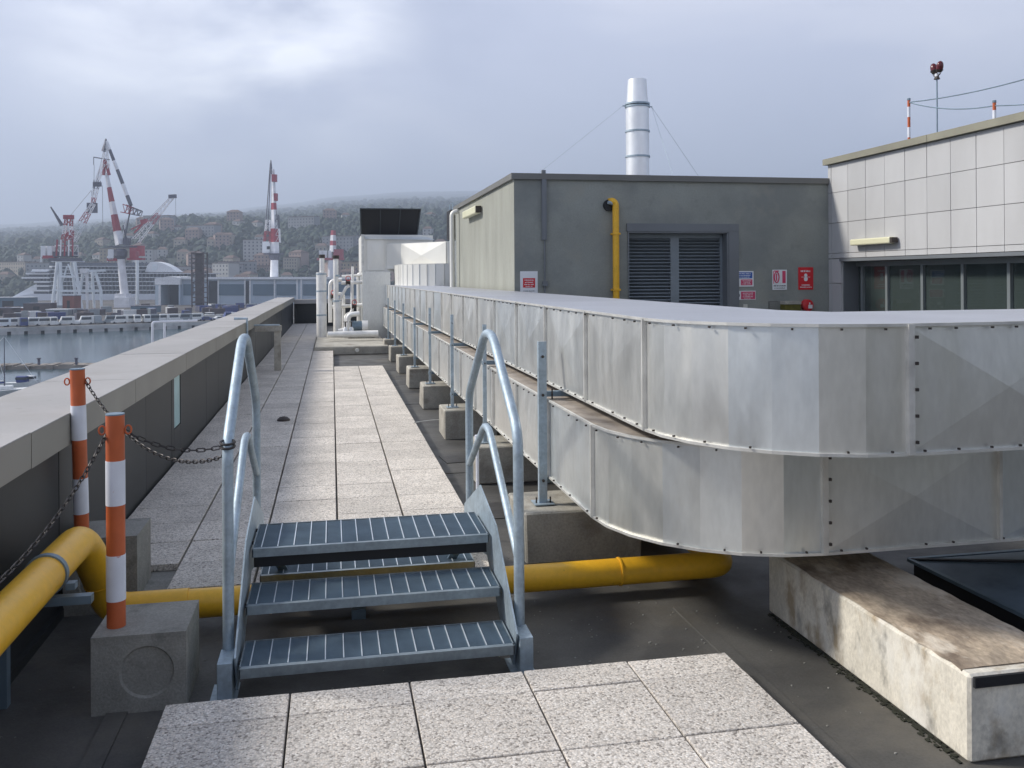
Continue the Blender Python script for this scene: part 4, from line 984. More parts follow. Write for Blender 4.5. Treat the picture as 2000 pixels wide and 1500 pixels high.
# moored boats in the near basin
def mast_boat(px, d, L_, hm, label, ang):
    c = gp_(px, d, WATER); t = thing('sailing_boat', label, 'sailing boat', c, 'small boats below the parapet')
    ax = RT * math.cos(ang) + FW * math.sin(ang); ay = Vector((-ax.y, ax.x, 0)); v = []; f = []
    st_ = [(-.5, .30, .9), (-.3, .42, .85), (0, .5, .85), (.3, .34, .95), (.5, .02, 1.1)]
    for (s, w, h) in st_:
        p = c + ax * s * L_; v += [p + ay * w * L_ * .3 + UP * h, p + ay * w * L_ * .18 - UP * .2, p - ay * w * L_ * .18 - UP * .2, p - ay * w * L_ * .3 + UP * h]
    for i in range(4):
        b = 4 * i
        for k in range(4): f.append((b + k, b + (k + 1) % 4, b + 4 + (k + 1) % 4, b + 4 + k))
    f += [(0, 1, 2, 3), (16, 19, 18, 17)]
    MB().add(v, f).build('hull', M_vwhite, t)
    MB().obox(c + UP * 1.15, ax * L_ * .18, ay * L_ * .07, UP * .28).build('cabin', M_vwhite, t, bevel=.1)
    m0 = c + ax * L_ * .08; MB().tube([m0 + UP * .9, m0 + UP * hm], [.09, .05], 6).build('mast', M_cgrey, t)
    MB().tube([m0 + UP * 1.9, m0 - ax * L_ * .42 + UP * 1.8], .14, 6).build('boom', M_vblue, t)
    MB().tube([m0 + UP * hm, c + ax * L_ * .5 + UP * 1.1], .025, 4).tube([m0 + UP * hm, c - ax * L_ * .5 + UP * .9], .025, 4).build('stay', M_roofw, t)
mast_boat(-6, 131, 11, 8.6, 'white sailing boat with a dark mast at the left edge below the breakwater', .4)
mast_boat(-40, 142, 9, 12, 'sailing boat mostly out of view at the far left of the basin', -.2)
def motor_boat(px, d, L_, label, mt, grp, z=WATER, ang=0.):
    c = gp_(px, d, z); t = thing('motor_boat', label, 'motor boat', c, grp)
    ax = RT * math.cos(ang) + FW * math.sin(ang); ay = Vector((-ax.y, ax.x, 0)); v = []; f = []
    for (s, w, h) in ((-.5, .8, .9), (0, 1, .9), (.3, .7, 1.05), (.5, .05, 1.3)):
        p = c + ax * s * L_; v += [p + ay * w * L_ * .16 + UP * h, p + ay * w * L_ * .09, p - ay * w * L_ * .09, p - ay * w * L_ * .16 + UP * h]
    for i in range(3):
        b = 4 * i
        for k in range(4): f.append((b + k, b + (k + 1) % 4, b + 4 + (k + 1) % 4, b + 4 + k))
    f += [(0, 1, 2, 3), (12, 15, 14, 13)]
    MB().add(v, f).build('hull', M_vwhite, t); MB().obox(c + ax * .2 + UP * 1.4, ax * L_ * .18, ay * L_ * .11, UP * .5).build('cabin', mt, t, bevel=.12); MB().obox(c + ax * .2 + UP * 1.55, ax * L_ * .182, ay * L_ * .112, UP * .18).build('window', M_win, t)
motor_boat(40, 140, 4.6, 'small motor boat with a dark blue cover beside the sailing boat', M_vblue, 'small boats below the parapet')
motor_boat(57, 141, 3.4, 'small white motor boat right of the blue covered one', M_vwhite, 'small boats below the parapet')

# vehicles and boats along the quay edge
def van_proto(mt, kind):
    c = Vector((0, 0, 0)); t = thing('parked_van' if kind else 'parked_car', '', 'van' if kind else 'car', c, 'vehicles lined up on the quay')
    Lh, w, h = (5.4, 2.1, 2.75) if kind else (4.2, 1.75, 1.45)
    hood = 1.0 if kind else 1.2
    pr_ = [(-Lh / 2, .35), (Lh / 2, .35), (Lh / 2, .95), (Lh / 2 - hood, 1.05), (Lh / 2 - hood - .6, h), (-Lh / 2 + (.05 if kind else .6), h), (-Lh / 2, 1.0)]
    MB().sheet([(x, -w / 2, z) for x, z in pr_], (0, w, 0)).build('body', mt, t, bevel=.06)
    xw = Lh / 2 - hood - .45
    MB().box(-Lh / 2 + (.9 if kind else .7), -w / 2 - .01, h * .56, xw - .1, w / 2 + .01, h * .86).box(-Lh / 2 - .02, -w * .4, h * .58, -Lh / 2 + .06 if kind else -Lh / 2 + .35, w * .4, h * .88).build('window', M_win, t)
    for sx in (-1, 1):
        for sy in (-1, 1): MB().tube([(sx * Lh * .31, sy * (w / 2 - .2), .33), (sx * Lh * .31, sy * (w / 2 + .01), .33)], .33, 12).build('wheel', M_rubber, t)
    return t
vp = {}
cols_ = [('white', M_vwhite), ('dark blue', M_vblue), ('grey', M_vgrey), ('white', M_vwhite), ('white', M_vwhite), ('pale grey', M_cpale)]
refs = [(0, 'left of the distant ship bow'), (60, 'in front of the ship bow'), (120, 'in front of the lattice gantry crane'), (185, 'in front of the pale portal gantry'), (240, 'in front of the big crane pedestal'), (300, 'left of the dark shed opening'), (350, 'in front of the shed doors'), (420, 'near the dark tower')]
cnt = {}
px = 2
seqc = 0
qaz = math.atan2(qd.y, qd.x)
while px < 520:
    d = 276 + (296 - 276) * px / 240 + rnd.uniform(3.5, 5)
    cn, cm = rnd.choice(cols_[:5] if px > 30 else cols_); kind = rnd.random() < .8
    if (cn, kind) not in vp: vp[(cn, kind)] = van_proto(cm, kind); o = vp[(cn, kind)]
    else: o = dup(vp[(cn, kind)], (0, 0, 0))
    o.location = gp_(px, d, QZ); o.rotation_euler.z = qaz + (math.pi if rnd.random() < .5 else 0) + rnd.uniform(-.1, .1) + (math.pi / 2 if rnd.random() < .25 else 0)
    ref = [r for r in refs if r[0] <= px][-1][1]; kn_ = 'van' if kind else 'car'
    cnt[(cn, kn_, ref)] = cnt.get((cn, kn_, ref), 0) + 1
    o['label'] = '%s %s%s parked on the quay edge %s' % (['', 'second ', 'third ', 'fourth '][min(cnt[(cn, kn_, ref)] - 1, 3)], cn, ' ' + kn_, ref)
    o['label'] = ' '.join(o['label'].split())
    px += rnd.uniform(16, 26) if kind else rnd.uniform(16, 22)
    seqc += 1
for i, (px, dd, mt, lb) in enumerate(((318, 322, M_vblue, 'dark blue cabin boat on the hard before the dark shed opening'), (343, 330, M_vwhite, 'white cabin boat on the hard right of the blue one'), (372, 335, M_vblue, 'blue cabin boat on the hard below the dark tower'), (408, 342, M_vwhite, 'large white cabin boat on the hard below the pale shed'), (445, 350, M_vblue, 'long blue cabin boat on the hard nearest the parapet line'))):
    motor_boat(px, dd, 8.5, lb, mt, 'boats laid up on the hard', QZ, rnd.uniform(-.2, .2))
# second row of stacked crates and stores further back on the quay
for i, (px, d, w, h, mt, lb) in enumerate(((8, 370, 10, 3.4, M_brown, 'rusty low store at the left edge of the quay'), (40, 385, 9, 3.0, M_vred, 'low brick red store on the quay under the ship bow'), (78, 380, 11, 5.2, M_brown, 'brown stack of steel left of the lattice gantry'), (140, 385, 5, 8.5, M_vred, 'upright orange brown hopper between the two gantries'), (118, 372, 9, 2.6, M_vgrey, 'grey low store under the lattice gantry'), (178, 372, 9, 2.4, M_brown, 'brown scrap pile store under the portal gantry'), (285, 400, 11, 3.0, M_shedd, 'dark blue low store right of the big crane pedestal'), (22, 430, 22, 7, M_shedd, 'dark green blue shed at the far left of the quay'))):
    c = gp_(px, d, QZ); t = thing('store', lb, 'store', c, 'stores behind the quay')
    MB().obox(c + UP * h * .45, RT * w / 2, FW * 3, UP * h * .45).build('wall', mt, t); MB().obox(c + UP * (h * .9 + .12), RT * (w / 2 + .2), FW * 3.2, UP * .12).build('roof', M_roofw if i % 3 == 1 else M_cgrey, t)
    MB().obox(c + UP * h * .35 - FW * 3.02, RT * w * .12, FW * .05, UP * h * .33).build('door', M_black, t)

# rows of freight containers and stacked goods on the yard
cpro = {}; ccount = {}
for k in range(64):
    px = rnd.uniform(-10, 520); d = rnd.uniform(318, 425) + (0 if px < 240 else 25)
    if 222 < px < 262 and d > 380: continue
    nm, mm = rnd.choice((('grey', M_vgrey), ('brown', M_brown), ('dark blue', M_shedd), ('white', M_vwhite), ('brown', M_brown), ('dark blue', M_vblue)))
    sz = rnd.choice((0, 1))
    if (nm, sz) not in cpro:
        o = thing('freight_container', '', 'container', (0, 0, 0), 'containers standing on the shipyard quay'); Lc = 6 if sz else 4
        MB().box(-Lc / 2, -1.2, .1, Lc / 2, 1.2, 2.6).build('shell', mm, o, bevel=.05); MB().box(-Lc / 2 - .04, -1.1, .2, -Lc / 2 - .001, 1.1, 2.5).build('door', M_cgrey, o)
        q = MB()
        for j in range(8): x = -Lc / 2 + Lc * (j + .5) / 8; q.box(x - .12, -1.25, .2, x + .12, -1.2, 2.5).box(x - .12, 1.2, .2, x + .12, 1.25, 2.5)
        stuff(q.build('rib', mm, o)); cpro[(nm, sz)] = o
    else: o = dup(cpro[(nm, sz)], (0, 0, 0))
    o.location = gp_(px, d, QZ); o.rotation_euler.z = qaz + rnd.uniform(-.2, .2) + rnd.choice((0, 0, math.pi / 2))
    ref = [r for r in refs if r[0] <= max(px, 0)][-1][1].replace('in front of', 'near').replace('distant ', '')
    rw = 'front' if d < 352 else 'middle' if d < 390 else 'back'
    key = (nm, ref, rw); ccount[key] = ccount.get(key, 0) + 1
    o['label'] = ('%s%s container, %s yard row, %s' % (['', 'second ', 'third ', 'fourth ', 'fifth ', 'sixth ', 'seventh ', 'eighth '][min(ccount[key] - 1, 7)], nm, rw, ref))
# ---- cranes
def tubep(mt, pts, r, name, par, n=8): return MB().tube(pts, r, n).build(name, mt, par)
def lattice(name, par, a, b, w0, w1, bays, r, mats_):
    a, b = Vector(a), Vector(b); ax = (b - a).normalized(); sx = ax.cross(FW).normalized(); sy = ax.cross(sx).normalized()
    def cor(t, i):
        w = w0 + (w1 - w0) * t; s = ((-1, -1), (1, -1), (1, 1), (-1, 1))[i]; return a.lerp(b, t) + sx * s[0] * w / 2 + sy * s[1] * w / 2
    nseg = len(mats_)
    for s in range(nseg):
        q = MB(); t0, t1 = s / nseg, (s + 1) / nseg
        for i in range(4): q.bar(cor(t0, i), cor(t1, i), r * 2)
        nb = max(1, bays // nseg)
        for k in range(nb):
            u0 = t0 + (t1 - t0) * k / nb; u1 = t0 + (t1 - t0) * (k + 1) / nb
            for i in range(4): j = (i + 1) % 4; q.bar(cor(u0, i), cor(u1, j), r * 1.2); q.bar(cor(u1, i), cor(u1, j), r * 1.2)
        q.build(name, mats_[s], par)
def girder(name, par, a, b, w0, w1, mats_, ends=None):
    a, b = Vector(a), Vector(b); n = len(mats_); ends = ends or [k / n for k in range(n + 1)]
    for s in range(n):
        t0, t1 = ends[s], ends[s + 1]
        MB().tube([a.lerp(b, t0), a.lerp(b, t1)], [w0 + (w1 - w0) * t0, w0 + (w1 - w0) * t1], 4, caps=True).build(name, mats_[s], par)
W_, R_c, G_ = M_cw, M_cr, M_cgrey
# big double-boom pedestal crane
D = 470; P = lambda x, y, dd=0: bp(x, y, D + dd)
t = thing('harbour_crane', 'tallest red and white crane on a white pedestal, left of centre', 'crane', gp_(243, D, QZ), 'shipyard cranes')
c = gp_(243, D, QZ)
MB().obox(c + UP * 2.6, RT * 3.9, FW * 3.9, UP * 2.6).obox(c + UP * 6.2 - RT * 1.0, RT * 2.9, FW * 3, UP * 1.0).build('pedestal', M_cw, t)
MB().tube([c + UP * 7, P(236, 505)], [2.1, 1.85], 20).build('column', M_cw, t, smooth=True)
MB().tube([P(236, 506), P(236, 500), P(236, 490), P(236, 486)], [2.0, 3.2, 3.2, 2.2], 20).build('slewing_ring', M_cgrey, t, smooth=True)
MB().obox(P(240, 482), RT * 6.5, FW * 2.5, UP * .35).build('deck', G_, t)
MB().obox(P(219, 497), RT * 1.5, FW * 1.6, UP * 2.7).build('cab', M_swhite, t); MB().obox(P(221, 507), RT * 2.6, FW * 1.6, UP * .7).build('cab_floor', R_c, t)
MB().obox(P(262, 498), RT * 1.6, FW * 2, UP * 2.2).build('machinery_house', R_c, t); MB().obox(P(266, 506), RT * 4, FW * 2, UP * .5).build('rear_deck', M_cr, t)
girder('boom', t, P(234, 478), P(208, 338), 2.3, .85, [W_, R_c, W_, R_c, W_], [0, .19, .42, .60, .80, 1])
for s in (-1, 1): girder('boom_head', t, P(208 + s * 5, 342), P(205 + s * 1, 312), .9, .6, [R_c])
lattice('jib', t, P(207, 330), P(206, 276), 2.8, .7, 6, .12, [W_, W_])
girder('jib_tip', t, P(203, 296), P(207, 271), 1.3, .4, [G_])
MB().bar(P(183, 307), P(214, 312), .5).bar(P(183, 307), P(183, 322), .3).build('service_platform', G_, t)
girder('back_stay', t, P(208, 276), P(256, 402), .75, 1.0, [W_, G_, W_, G_, W_, G_], [0, .13, .30, .44, .66, .84, 1])
for (x0, y0, x1, y1) in ((230, 452, 243, 470), (243, 470, 256, 402), (236, 478, 246, 430), (250, 478, 240, 440)): MB().bar(P(x0, y0, 1), P(x1, y1, 1), .55).build('a_frame', G_ if x0 != 236 else W_, t)
lattice('counter_jib', t, P(241, 407), P(275, 417), 4.2, 2.6, 5, .22, [R_c, G_])
MB().obox(P(248, 472), RT * 1.5, FW * 1.5, UP * 1.8).build('winch_house', M_cgrey, t)
lattice('hoist_frame', t, P(203, 320), P(190, 352), 2.0, 1.4, 4, .11, [W_]); lattice('hoist_frame', t, P(190, 352), P(181, 402), 2.4, 1.3, 6, .12, [G_, W_, R_c])
MB().obox(P(190, 360), RT * 1.9, FW * 1.0, UP * 1.1).build('sheave_block', G_, t); MB().obox(P(180, 406), RT * 2.3, FW * 1.2, UP * 2.6).build('hook_block', G_, t)
q = MB()
for (x0, y0, x1, y1) in ((206, 276, 190, 352), (184, 322, 183, 380), (200, 362, 201, 470)): q.tube([P(x0, y0), P(x1, y1)], .10, 4)
q.build('rope', G_, t)
# slanting crane behind it
D = 520
t = thing('harbour_crane', 'lower pale pink crane jib slanting up to the right of the tallest crane', 'crane', gp_(268, D, QZ), 'shipyard cranes')
MB().tube([gp_(268, D, QZ), P(268, 500)], .9, 12).build('column', M_cpale, t)
MB().obox(P(268, 490), RT * 3.4, FW * 2.5, UP * 3).build('machinery_house', R_c, t)
lattice('jib', t, P(266, 470), P(338, 384), 3.6, 1.4, 10, .13, [W_, W_, R_c, W_, W_]); MB().bar(P(330, 384), P(344, 383), 2.0).build('jib_head', G_, t)
MB().bar(P(256, 448), P(285, 434), .7).bar(P(276, 434), P(288, 431), 2.4).bar(P(262, 455), P(282, 434), .8).build('counterweight', R_c, t)
q = MB()
for (x0, y0, x1, y1) in ((343, 386, 344, 470), (285, 432, 334, 383), (262, 440, 300, 420)): q.tube([P(x0, y0), P(x1, y1)], .09, 4)
q.build('rope', G_, t)
# lattice gantry crane
D = 430
t = thing('gantry_crane', 'red and white machinery on a splayed pale lattice gantry at the left', 'crane', gp_(130, D, QZ), 'shipyard cranes')
for (x0, x1, dd) in ((112, 101, -6), (118, 119, -6), (146, 160, -6), (140, 150, 6), (116, 112, 6)):
    MB().tube([P(x0, 512, dd), gp_(x1, D + dd, QZ)], .75, 8).build('gantry_leg', M_cpale, t)
for (a, b) in (((103, 567), (118, 567)), ((119, 568), (156, 568)), ((112, 540), (150, 540))): MB().bar(P(*a, -6), P(*b, -6), 1.0).build('cross_beam', M_cpale, t)
for (a, b) in (((113, 516), (122, 566)), ((131, 520), (119, 562)), ((133, 516), (150, 560))): MB().bar(P(*a, -5), P(*b, -5), .6).build('brace', M_cpale, t)
MB().obox(P(128, 507), RT * 6, FW * 4, UP * .7).build('turntable', G_, t)
MB().obox(P(128, 497), RT * 4.5, FW * 3, UP * 1.3).build('machinery_house', M_cgrey, t); lattice('machinery_frame', t, P(112, 489), P(148, 489), 4.6, 4.6, 5, .24, [W_, R_c, W_])
for k in range(5): MB().bar(P(110 + k * 8, 500, -4), P(112 + k * 7.5, 468, -4), .55).build('frame_post', W_ if k % 2 else R_c, t)
for x in (87, 100): MB().obox(P(x, 491), RT * 1.1, FW * 1.5, UP * 2.6).build('cab', M_swhite, t)
MB().obox(P(98, 502), RT * 2.8, FW * 1.6, UP * .7).build('cab_floor', R_c, t)
MB().obox(P(137, 458), RT * 1.3, FW * 1.3, UP * 2).build('winch_house', R_c, t)
lattice('mast', t, P(130, 476), P(135, 424), 3.8, 2.4, 6, .2, [R_c, W_, R_c]); MB().obox(P(134, 424), RT * 2.2, FW * 1, UP * 1.0).build('mast_head', R_c, t)
girder('short_jib', t, P(121, 440), P(99, 404), .9, .3, [G_])
lattice('jib', t, P(140, 470), P(182, 398), 3.4, 1.6, 8, .12, [W_, M_cpale, R_c, W_])
q = MB()
for (x0, y0, x1, y1) in ((135, 424, 178, 372), (178, 372, 182, 398), (134, 424, 121, 440)): q.tube([P(x0, y0), P(x1, y1)], .08, 4)
q.build('rope', G_, t)
# portal gantry
D = 440
t = thing('portal_gantry', 'pale four legged portal gantry between the lattice crane and the big pedestal', 'gantry', gp_(175, D, QZ))
for (x0, x1, xm_, dd) in ((163, 155, 156, -5), (170, 170, 170, -5), (186, 198, 197, -5), (180, 184, 182, 5)):
    MB().tube([P(x0, 530, dd), P(xm_, 568, dd), gp_(x1, D + dd, QZ)], [.7, .75, .6], 8).build('leg', M_cpale if x0 != 170 else M_cw, t)
MB().bar(P(155, 568, -5), P(197, 568, -5), 1.3).build('cross_beam', M_cpale, t); MB().bar(P(158, 530, -5), P(206, 528, -5), 1.2).build('top_beam', M_cpale, t)
MB().obox(P(165, 529, -6), RT * 1.6, FW * 1.4, UP * 1.1).build('trolley', M_cw, t)
for (a, b) in (((163, 532), (180, 566)), ((172, 566), (186, 532))): MB().bar(P(*a), P(*b), .45).build('brace', M_cpale, t)
# right hand pedestal crane
D = 540
t = thing('harbour_crane', 'red and white crane with a near vertical boom above the pale sheds', 'crane', gp_(536, D, QZ), 'shipyard cranes')
c = gp_(535, D, QZ)
MB().obox(c + UP * 3, RT * 3.6, FW * 3.6, UP * 3).build('pedestal', M_cw, t)
MB().tube([c + UP * 6, P(536, 507)], [2.7, 2.2], 20).build('column', M_cw, t, smooth=True)
MB().tube([P(536, 508), P(536, 502), P(536, 498)], [2.3, 3.4, 3.4], 20).build('slewing_ring', G_, t, smooth=True); MB().obox(P(534, 496), RT * 5.2, FW * 3, UP * .4).build('deck', G_, t)
MB().obox(P(521, 483), RT * 2.1, FW * 2, UP * 3.4).build('cab', M_swhite, t); MB().obox(P(524, 484, -2.1), RT * .9, FW * .1, UP * .9).build('cab_window', M_black, t)
girder('boom', t, P(537, 496), P(533, 330), 2.6, .9, [W_, R_c, W_, R_c, W_, M_cpale, W_], [0, .14, .30, .52, .60, .80, .90, 1])
girder('boom_head', t, P(530, 340), P(529, 313), .9, .3, [G_]); MB().obox(P(538, 385), RT * 1.2, FW * 1.2, UP * 2.2).obox(P(536, 348), RT * 1.4, FW * 1.2, UP * 2.2).build('boom_section', R_c, t)
lattice('back_frame', t, P(522, 474), P(524, 430), 3.6, 2.2, 5, .2, [R_c, W_]); lattice('back_frame', t, P(543, 474), P(541, 420), 2.6, 1.8, 5, .18, [W_, G_])
q = MB()
for (x0, y0, x1, y1) in ((528, 318, 519, 440), (529, 316, 523, 460), (530, 322, 541, 430)): q.tube([P(x0, y0), P(x1, y1)], .28, 4)
q.build('pendant_rope', G_, t)
# small crane beyond the pipework
D = 690
t = thing('harbour_crane', 'smaller distant red and white crane rising just above the upright pipes', 'crane', gp_(650, D, QZ), 'shipyard cranes')
MB().tube([gp_(648, D, QZ), P(648, 508)], 3, 12).build('column', M_cw, t); MB().obox(P(646, 506), RT * 10, FW * 3, UP * .9).build('deck', R_c, t)
for k, x in enumerate((627, 635, 645, 655)): MB().obox(P(x, 497), RT * 1.3, FW * 1.5, UP * 3).build('machinery_house', M_swhite if k != 3 else R_c, t)
MB().obox(P(662, 496), RT * 3.4, FW * 2, UP * 3.6).build('winch_house', R_c, t)
girder('boom', t, P(650, 492), P(651, 450), 2.6, 1.8, [W_, R_c, W_, R_c], [0, .30, .52, .78, 1])
# scaffold tower
D = 470
t = thing('scaffold_tower', 'dark rusty square tower standing before the pale sheds', 'tower', gp_(390, D, QZ))
c = gp_(390, D, QZ)
for sx in (-1, 1):
    for sy in (-1, 1): MB().bar(c + RT * sx * 3 + FW * sy * 3, c + RT * sx * 3 + FW * sy * 3 + UP * 28.5, .7).build('corner_post', M_brown, t)
MB().obox(c + UP * 14 + FW * .4, RT * 1.5, FW * 1.5, UP * 13.6).build('stair_core', M_brown, t)
for k in range(11):
    z = 2.4 + k * 2.55; MB().obox(c + UP * z, RT * 3.2, FW * 3.2, UP * .22).build('platform', M_brown, t)
    MB().bar(c + RT * (3 if k % 2 else -3) - FW * 3.05 + UP * z, c + RT * (-3 if k % 2 else 3) - FW * 3.05 + UP * (z + 2.5), .3).build('brace', M_brown, t)

# cruise ship
D = 640
t = thing('cruise_ship', 'large white cruise ship moored behind the cranes, bow to the left', 'ship', gp_(190, D, WATER))
def slab(x0, x1, y0, y1, mt, nm, dd=0, dep=14): 
    a, b = P(x0, y1, dd), P(x1, y1, dd); h = (y1 - y0) / F_PX * D
    return MB().sheet([P(x0, y1, dd), P(x1, y1, dd), P(x1, y0, dd), P(x0, y0, dd)], FW * dep).build(nm, mt, t)
MB().sheet([P(18, 582), P(48, 612), P(420, 612), P(420, 574), P(60, 574)], FW * 24).build('hull', M_ship, t)
MB().sheet([P(24, 580, 4), P(60, 560, 4), P(92, 545, 4), P(96, 582, 4)], FW * 16).build('forecastle', M_ship, t)
decks = [(60, 566, 575), (66, 557, 566), (66, 549, 557), (42, 541, 549), (50, 533, 541), (62, 526, 533), (96, 519, 526)]
for i, (x0, y0, y1) in enumerate(decks):
    xe_ = 418 if y0 > 530 else 284
    slab(x0 + 6, xe_ - 5, y0 + 2.2, y1, M_shipd, 'balcony_row', 2.5, 10); slab(x0, 96, y0, y0 + 3.2, M_roofw, 'front_terrace', -.3, 16); slab(x0 + 4, xe_, y0 + .4, y0 + 1.7, M_ship, 'deck_slab', 0, 15.5)
    q = MB()
    for k in range(46):
        x = x0 + 34 + k * 7.4
        if x > xe_ - 8: break
        q.add(*(lambda s: (s.v, s.f))(MB().sheet([P(x, y1, .6), P(x + .5, y1, .6), P(x + .5, y0 + 2, .6), P(x, y0 + 2, .6)], FW * 1.8)))
    stuff(q.build('balcony_divider', M_vgrey, t))
slab(60, 92, 529, 531.5, M_ship, 'bridge_wing', -2, 16); slab(96, 282, 513, 519, M_shipd, 'upper_deck', 6, 10); slab(100, 150, 509, 511, M_ship, 'sun_deck', 4, 12)
v = [P(283, 531, 2), P(288, 518, 2), P(293, 512, 2), P(303, 511, 2), P(318, 514, 2), P(332, 521, 2), P(346, 531, 2)]
MB().sheet(v[::-1], FW * 12).build('funnel_canopy', M_roofw, t); MB().sheet([P(298, 516, 1.6), P(306, 516, 1.6), P(308, 522, 1.6), P(303, 529, 1.6), P(296, 529, 1.6)], FW * .4).build('funnel_opening', M_cpale, t)
for x in (80, 116, 210, 262): MB().bar(P(x, 512, 8), P(x, 500, 8), .5).build('mast', M_cpale, t)

# sheds
D = 505
t = thing('shipyard_shed', 'long pale blue shed with dark openings and a white roof edge', 'shed', gp_(460, D, QZ))
zb = 602
MB().sheet([P(353, zb + 4, 2), P(720, zb + 4, 2), P(720, 545, 2), P(353, 545, 2)], FW * 40).build('wall', M_shed, t)
MB().sheet([P(352, 545.5, 0), P(720, 545.5, 0), P(720, 541, 0), P(352, 541, 0)], FW * 44).build('roof', M_roofw, t)
for x0, x1 in ((358, 378), (427, 478), (494, 536), (540, 578), (592, 640), (650, 710)):
    MB().sheet([P(x0, 577, 1.6), P(x1, 577, 1.6), P(x1, 555, 1.6), P(x0, 555, 1.6)], FW * .5).build('window_band', M_shedd, t)
for x0, x1 in ((408, 424), (479, 486)): MB().sheet([P(x0, zb, 1.5), P(x1, zb, 1.5), P(x1, 549, 1.5), P(x0, 549, 1.5)], FW * .6).build('doorway', M_black, t)
for x in (405, 426, 478, 488, 536, 580, 588, 645): MB().sheet([P(x - 1.2, zb, 1), P(x + 1.2, zb, 1), P(x + 1.2, 546, 1), P(x - 1.2, 546, 1)], FW * 1.1).build('pilaster', M_roofw, t)
t = thing('boat_hangar', 'pale hangar with one huge dark opening left of the blue shed', 'shed', gp_(330, D, QZ))
MB().sheet([P(302, 556, -1), P(352, 556, -1), P(352, 542, -1), P(327, 540, -1), P(302, 544, -1)], FW * 30).build('fascia', M_roofw, t)
for x0, x1 in ((303, 313), (349, 352)): MB().sheet([P(x0, zb + 3, -1), P(x1, zb + 3, -1), P(x1, 556.5, -1), P(x0, 556.5, -1)], FW * 30).build('side_wall', M_shed, t)
MB().sheet([P(308, zb + 3, 12), P(352, zb + 3, 12), P(352, 552, 12), P(308, 552, 12)], FW * 10).build('back_wall', M_black, t)
MB().bar(P(312, zb + 2, -2), P(312, 557, -2), 1.2).build('door_post', M_roofw, t)

# ================================================================ HILLS
def smooth(a, b, x):
    t = max(0, min(1, (x - a) / (b - a))); return t * t * (3 - 2 * t)
from mathutils import noise as mnoise
def interp(tab, x):
    if x <= tab[0][0]: return tab[0][1]
    for (x0, v0), (x1, v1) in zip(tab[:-1], tab[1:]):
        if x <= x1: t = (x - x0) / (x1 - x0); return v0 + (v1 - v0) * (t * t * (3 - 2 * t))
    return tab[-1][1]
def up_px(y, d): return (545 - y) / F_PX * d + 1.83
R1 = [(-600, 480), (0, 490), (120, 482), (230, 462), (300, 447), (450, 444), (560, 448), (640, 440), (760, 436), (900, 434), (1200, 440), (2200, 470), (4200, 480)]
R2 = [(-900, 440), (0, 436), (150, 430), (260, 424), (420, 415), (560, 400), (680, 385), (800, 378), (950, 376), (1300, 385), (2200, 420), (4200, 440)]
def height(px, d):
    n = mnoise.noise(Vector((px * .012, d * .004, 0))) * .5 + mnoise.noise(Vector((px * .04, d * .012, 3))) * .25
    h1 = up_px(interp(R1, px), 1050) + 15; h2 = up_px(interp(R2, px), 7500) + 15
    k1 = smooth(660, 1050, d) ** 1.1; k2 = max(0, min(1, (d - 1080) / 6420)) ** 1.05
    h = -13.4 + h1 * k1 + max(0, h2 - h1) * k2 + n * 14 * k1
    return h - smooth(7550, 8400, d) * 80
cols_n, rows_n = 150, 64; v = []; f = []
for j in range(rows_n):
    d = 620 * (8400 / 620) ** (j / (rows_n - 1))
    for i in range(cols_n):
        px = -1500 + 5200 * i / (cols_n - 1); p = gp_(px, d, 0)
        v.append((p.x, p.y, -15.4 if j == 0 else height(px, d)))
for j in range(rows_n - 1):
    for i in range(cols_n - 1): a = j * cols_n + i; f.append((a, a + 1, a + cols_n + 1, a + cols_n))
struct(MB().add(v, f).build('hills', M_hill, smooth=True))
# woodland on the slopes
phi = (1 + 5 ** .5) / 2
icv = [Vector(q).normalized() for q in ((-1, phi, 0), (1, phi, 0), (-1, -phi, 0), (1, -phi, 0), (0, -1, phi), (0, 1, phi), (0, -1, -phi), (0, 1, -phi), (phi, 0, -1), (phi, 0, 1), (-phi, 0, -1), (-phi, 0, 1))]
icf = [(0, 11, 5), (0, 5, 1), (0, 1, 7), (0, 7, 10), (0, 10, 11), (1, 5, 9), (5, 11, 4), (11, 10, 2), (10, 7, 6), (7, 1, 8), (3, 9, 4), (3, 4, 2), (3, 2, 6), (3, 6, 8), (3, 8, 9), (4, 9, 5), (2, 4, 11), (6, 2, 10), (8, 6, 7), (9, 8, 1)]
q = MB()
for k in range(12000):
    px = rnd.uniform(-250, 1050); d = rnd.choice((rnd.uniform(700, 1080), rnd.uniform(900, 1080), rnd.uniform(1080, 3800)))
    z = height(px, d); s = rnd.uniform(2.0, 5.0) * (1 if d < 1100 else 2.0); p = gp_(px, d, z + s * .5)
    q.add([p + Vector((w.x * s * rnd.uniform(.7, 1.25), w.y * s * rnd.uniform(.7, 1.25), w.z * s * rnd.uniform(.7, 1.3))) for w in icv], icf)
tag(stuff(q.build('woodland', M_leaf)), 'dark green woodland covering the hills behind the harbour', 'woodland')
